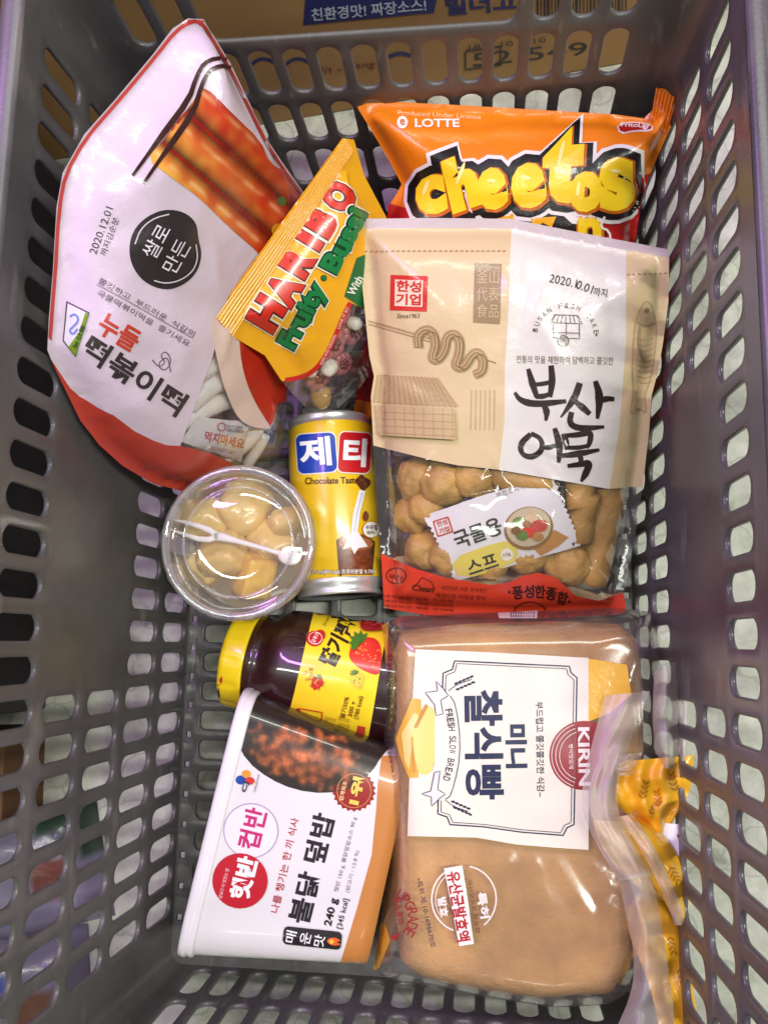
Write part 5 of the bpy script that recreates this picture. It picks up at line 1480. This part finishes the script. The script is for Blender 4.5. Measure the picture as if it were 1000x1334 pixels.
P.stroke([(604 + 42 * math.cos(a), 1171 + 43 * math.sin(a)) for a in np.linspace(-1.4, 0.9, 20)], 1.8, WH, step=3); P.stroke([(604 + 42 * math.cos(a), 1171 + 43 * math.sin(a)) for a in np.linspace(1.9, 4.2, 20)], 1.8, WH, step=3)
P.stroke([(604 + 37 * math.cos(a), 1171 + 38 * math.sin(a)) for a in np.linspace(2.6, 4.0, 16)], 1, WH, step=3)
P.poly([(578, 1131), (602, 1127), (610, 1178), (617, 1229), (598, 1232), (588, 1180)], WH); P.text('유산균발효액', 597, 1180, -81, 92, 18, (178, 40, 48), 0.03)
P.text('특허', 629, 1179, -81, 34, 13, WH, 0.03); P.text('발효', 577, 1181, -81, 26, 12, WH, 0.03); P.text('유산균으로 발효한', 617, 1180, -81, 70, 6, (110, 70, 50), 0.01)
P.build()
P = Print(LB, r, 'top_print', INK_FLAT)
P.poly([(648, 799), (700, 796), (699, 806), (650, 806)], (228, 220, 214))
for i in range(10): P.stroke([(665 + i * 3.3, 798), (665.5 + i * 3.3, 805)], random.choice([0.8, 1.5]), (60, 56, 58), step=10)
P.stroke([(706, 794), (704, 806), (720, 808), (790, 804), (815, 800)], 1, (90, 80, 80)); P.text('영양정보  탄수화물  나트륨', 755, 801, 2, 80, 6, (90, 80, 80))
P.build()

# loose twisted end of the bag
def ribbon(name, left, right, zl, zr, mat, col=(235, 180, 40), amp=0.003, folds=2.5, bulge=0.0, seed=0.0, nu=26, nv=46, leaf=False, parent=None):
    Lp = densify(smooth_poly(left, 2, False), 2.0, False); Rp = densify(smooth_poly(right, 2, False), 2.0, False)
    def samp(A, t):
        d = np.concatenate([[0], np.cumsum(np.linalg.norm(np.diff(A, axis=0), axis=1))]); d /= d[-1]
        return np.array([np.interp(t, d, A[:, 0]), np.interp(t, d, A[:, 1])])
    v = []; cols = []
    for j in range(nv + 1):
        t = j / nv; a = samp(Lp, t); b = samp(Rp, t)
        z0 = np.interp(t, np.linspace(0, 1, len(zl)), zl); z1 = np.interp(t, np.linspace(0, 1, len(zr)), zr)
        for i in range(nu + 1):
            s = i / nu; p = a + (b - a) * s
            z = z0 + (z1 - z0) * s + bulge * math.sin(math.pi * s) + amp * math.sin(s * folds * 2 * math.pi + 2.2 * noise.noise((t * 3, seed, 0)) + seed) * (0.6 + 0.4 * math.sin(t * 3 + seed)) + 0.0025 * noise.noise((s * 3, t * 6, seed))
            v.append(at(p[0], p[1], z))
            c = np.array(col, float)
            cols.append(lin(tuple(c)))
    f = [(j * (nu + 1) + i, j * (nu + 1) + i + 1, (j + 1) * (nu + 1) + i + 1, (j + 1) * (nu + 1) + i) for j in range(nv) for i in range(nu)]
    return mesh_obj(name, v, f, mat, parent or r, cols=cols)
YF = mat_ink('yellow_film', rough=0.35, coat=0.3, bump=(70, 0.4, 0.003))
YC = (240, 178, 36)
def leaves(o, spots):
    b = bvh_of(o); P = Print(b, r, 'wheat_print', YF)
    for x, y, a, s in spots:
        c, n = math.cos(math.radians(a)), math.sin(math.radians(a))
        for k in range(4):
            for sd in (-1, 1):
                px0, py0 = x + c * k * s * 0.75, y - n * k * s * 0.75
                aa = math.radians(a + sd * 40); tip = (px0 + s * math.cos(aa), py0 - s * math.sin(aa))
                P.stroke([(px0, py0), ((px0 + tip[0]) / 2, (py0 + tip[1]) / 2), tip], [0.6, s * 0.38, 0.5], (178, 120, 26), step=2)
    P.build()
fan = ribbon('twist_film', [(806, 992), (801, 1030), (802, 1052), (838, 1074), (850, 1086)], [(902, 984), (903, 1010), (896, 1036), (878, 1066), (866, 1088)], [0.090, 0.088, 0.084, 0.078], [0.084, 0.084, 0.082, 0.078], YF, YC, 0.0022, 3.2, 0.006, 1.0)
leaves(fan, [(880, 1030, 110, 9), (858, 1050, 100, 8), (836, 1040, 80, 8), (846, 1060, 60, 7)])
band = ribbon('twist_film', [(800, 1066), (812, 1090), (842, 1140), (872, 1186), (884, 1206)], [(826, 1060), (862, 1082), (892, 1130), (897, 1170), (894, 1206)], [0.094, 0.096, 0.09, 0.08], [0.082, 0.085, 0.082, 0.08], YF, YC, 0.0022, 1.2, 0.006, 2.0)
leaves(band, [(872, 1130, -60, 8)])
ribbon('loose_film', [(805, 1064), (822, 1086), (850, 1136), (868, 1176), (878, 1205)], [(822, 1060), (846, 1090), (874, 1150), (890, 1184), (890, 1206)], [0.102, 0.104, 0.098, 0.088], [0.100, 0.101, 0.095, 0.087], MILKY2, (255, 255, 255), 0.001, 0.6, 0.004, 2.6)
low = ribbon('twist_film', [(812, 1190), (820, 1222), (838, 1262), (850, 1300), (858, 1340)], [(856, 1130), (884, 1180), (894, 1240), (902, 1290), (912, 1340)], [0.078, 0.076, 0.076, 0.08], [0.078, 0.074, 0.074, 0.078], YF, YC, 0.003, 2.2, 0.004, 3.0)
leaves(low, [(872, 1220, -80, 8), (884, 1262, -70, 8), (880, 1180, 100, 7)])
crump = ribbon('twist_film', [(772, 1068), (776, 1090), (800, 1130), (832, 1160), (846, 1166)], [(832, 1072), (848, 1096), (856, 1130), (862, 1156), (862, 1172)], [0.088, 0.092, 0.09, 0.086], [0.094, 0.09, 0.088, 0.084], YF, (238, 200, 120), 0.0016, 5.5, 0.004, 4.0, 40, 60)
ribbon('loose_film', [(788, 906), (770, 970), (756, 1030), (760, 1068), (782, 1110), (806, 1148)], [(846, 900), (822, 960), (802, 1030), (806, 1066), (826, 1100), (850, 1140)], [0.090, 0.094, 0.098, 0.102, 0.100], [0.088, 0.092, 0.096, 0.100, 0.098], MILKY2, (255, 255, 255), 0.0012, 0.8, 0.005, 5.0)
ribbon('loose_film', [(806, 1146), (814, 1190), (826, 1240), (824, 1290), (800, 1345)], [(846, 1132), (860, 1190), (868, 1250), (876, 1300), (878, 1345)], [0.096, 0.094, 0.096, 0.1], [0.094, 0.094, 0.094, 0.098], MILKY2, (255, 255, 255), 0.0015, 0.9, 0.008, 6.0)
ribbon('loose_film', [(852, 876), (849, 920), (850, 960), (860, 1000)], [(886, 858), (884, 920), (884, 960), (880, 1002)], [0.086, 0.09, 0.09, 0.086], [0.084, 0.088, 0.088, 0.084], MILKY2, (255, 255, 255), 0.0015, 0.8, 0.012, 7.0)
ribbon('loose_film', [(886, 862), (884, 920), (884, 960), (880, 1002)], [(909, 874), (905, 930), (902, 970), (897, 1004)], [0.084, 0.088, 0.088, 0.084], [0.078, 0.08, 0.08, 0.078], MILKY2, (255, 255, 255), 0.001, 0.5, 0.006, 8.0)
ribbon('loose_film', [(804, 984), (800, 996), (804, 1010)], [(836, 980), (832, 994), (826, 1010)], [0.096, 0.098, 0.096], [0.09, 0.09, 0.09], MILKY2, (255, 255, 255), 0.002, 1.5, 0.003, 9.0)
# bread clip
CLIP = mat_plain('white_clip_plastic', (232, 228, 230), rough=0.4)
cp = [(865, 1072), (884, 1074), (886, 1084), (881, 1088), (884, 1096), (889, 1121), (870, 1104), (862, 1090)]
v = [at(x, y, 0.082) for x, y in cp] + [at(x, y, 0.0805) for x, y in cp]; n = len(cp)
mesh_obj('bag_clip', v, [tuple(range(n)), tuple(range(2 * n - 1, n - 1, -1))] + [(i, n + i, n + (i + 1) % n, (i + 1) % n) for i in range(n)], CLIP, r, smooth=False)

for m in list(bpy.data.materials):
    if m.users == 0: bpy.data.materials.remove(m)
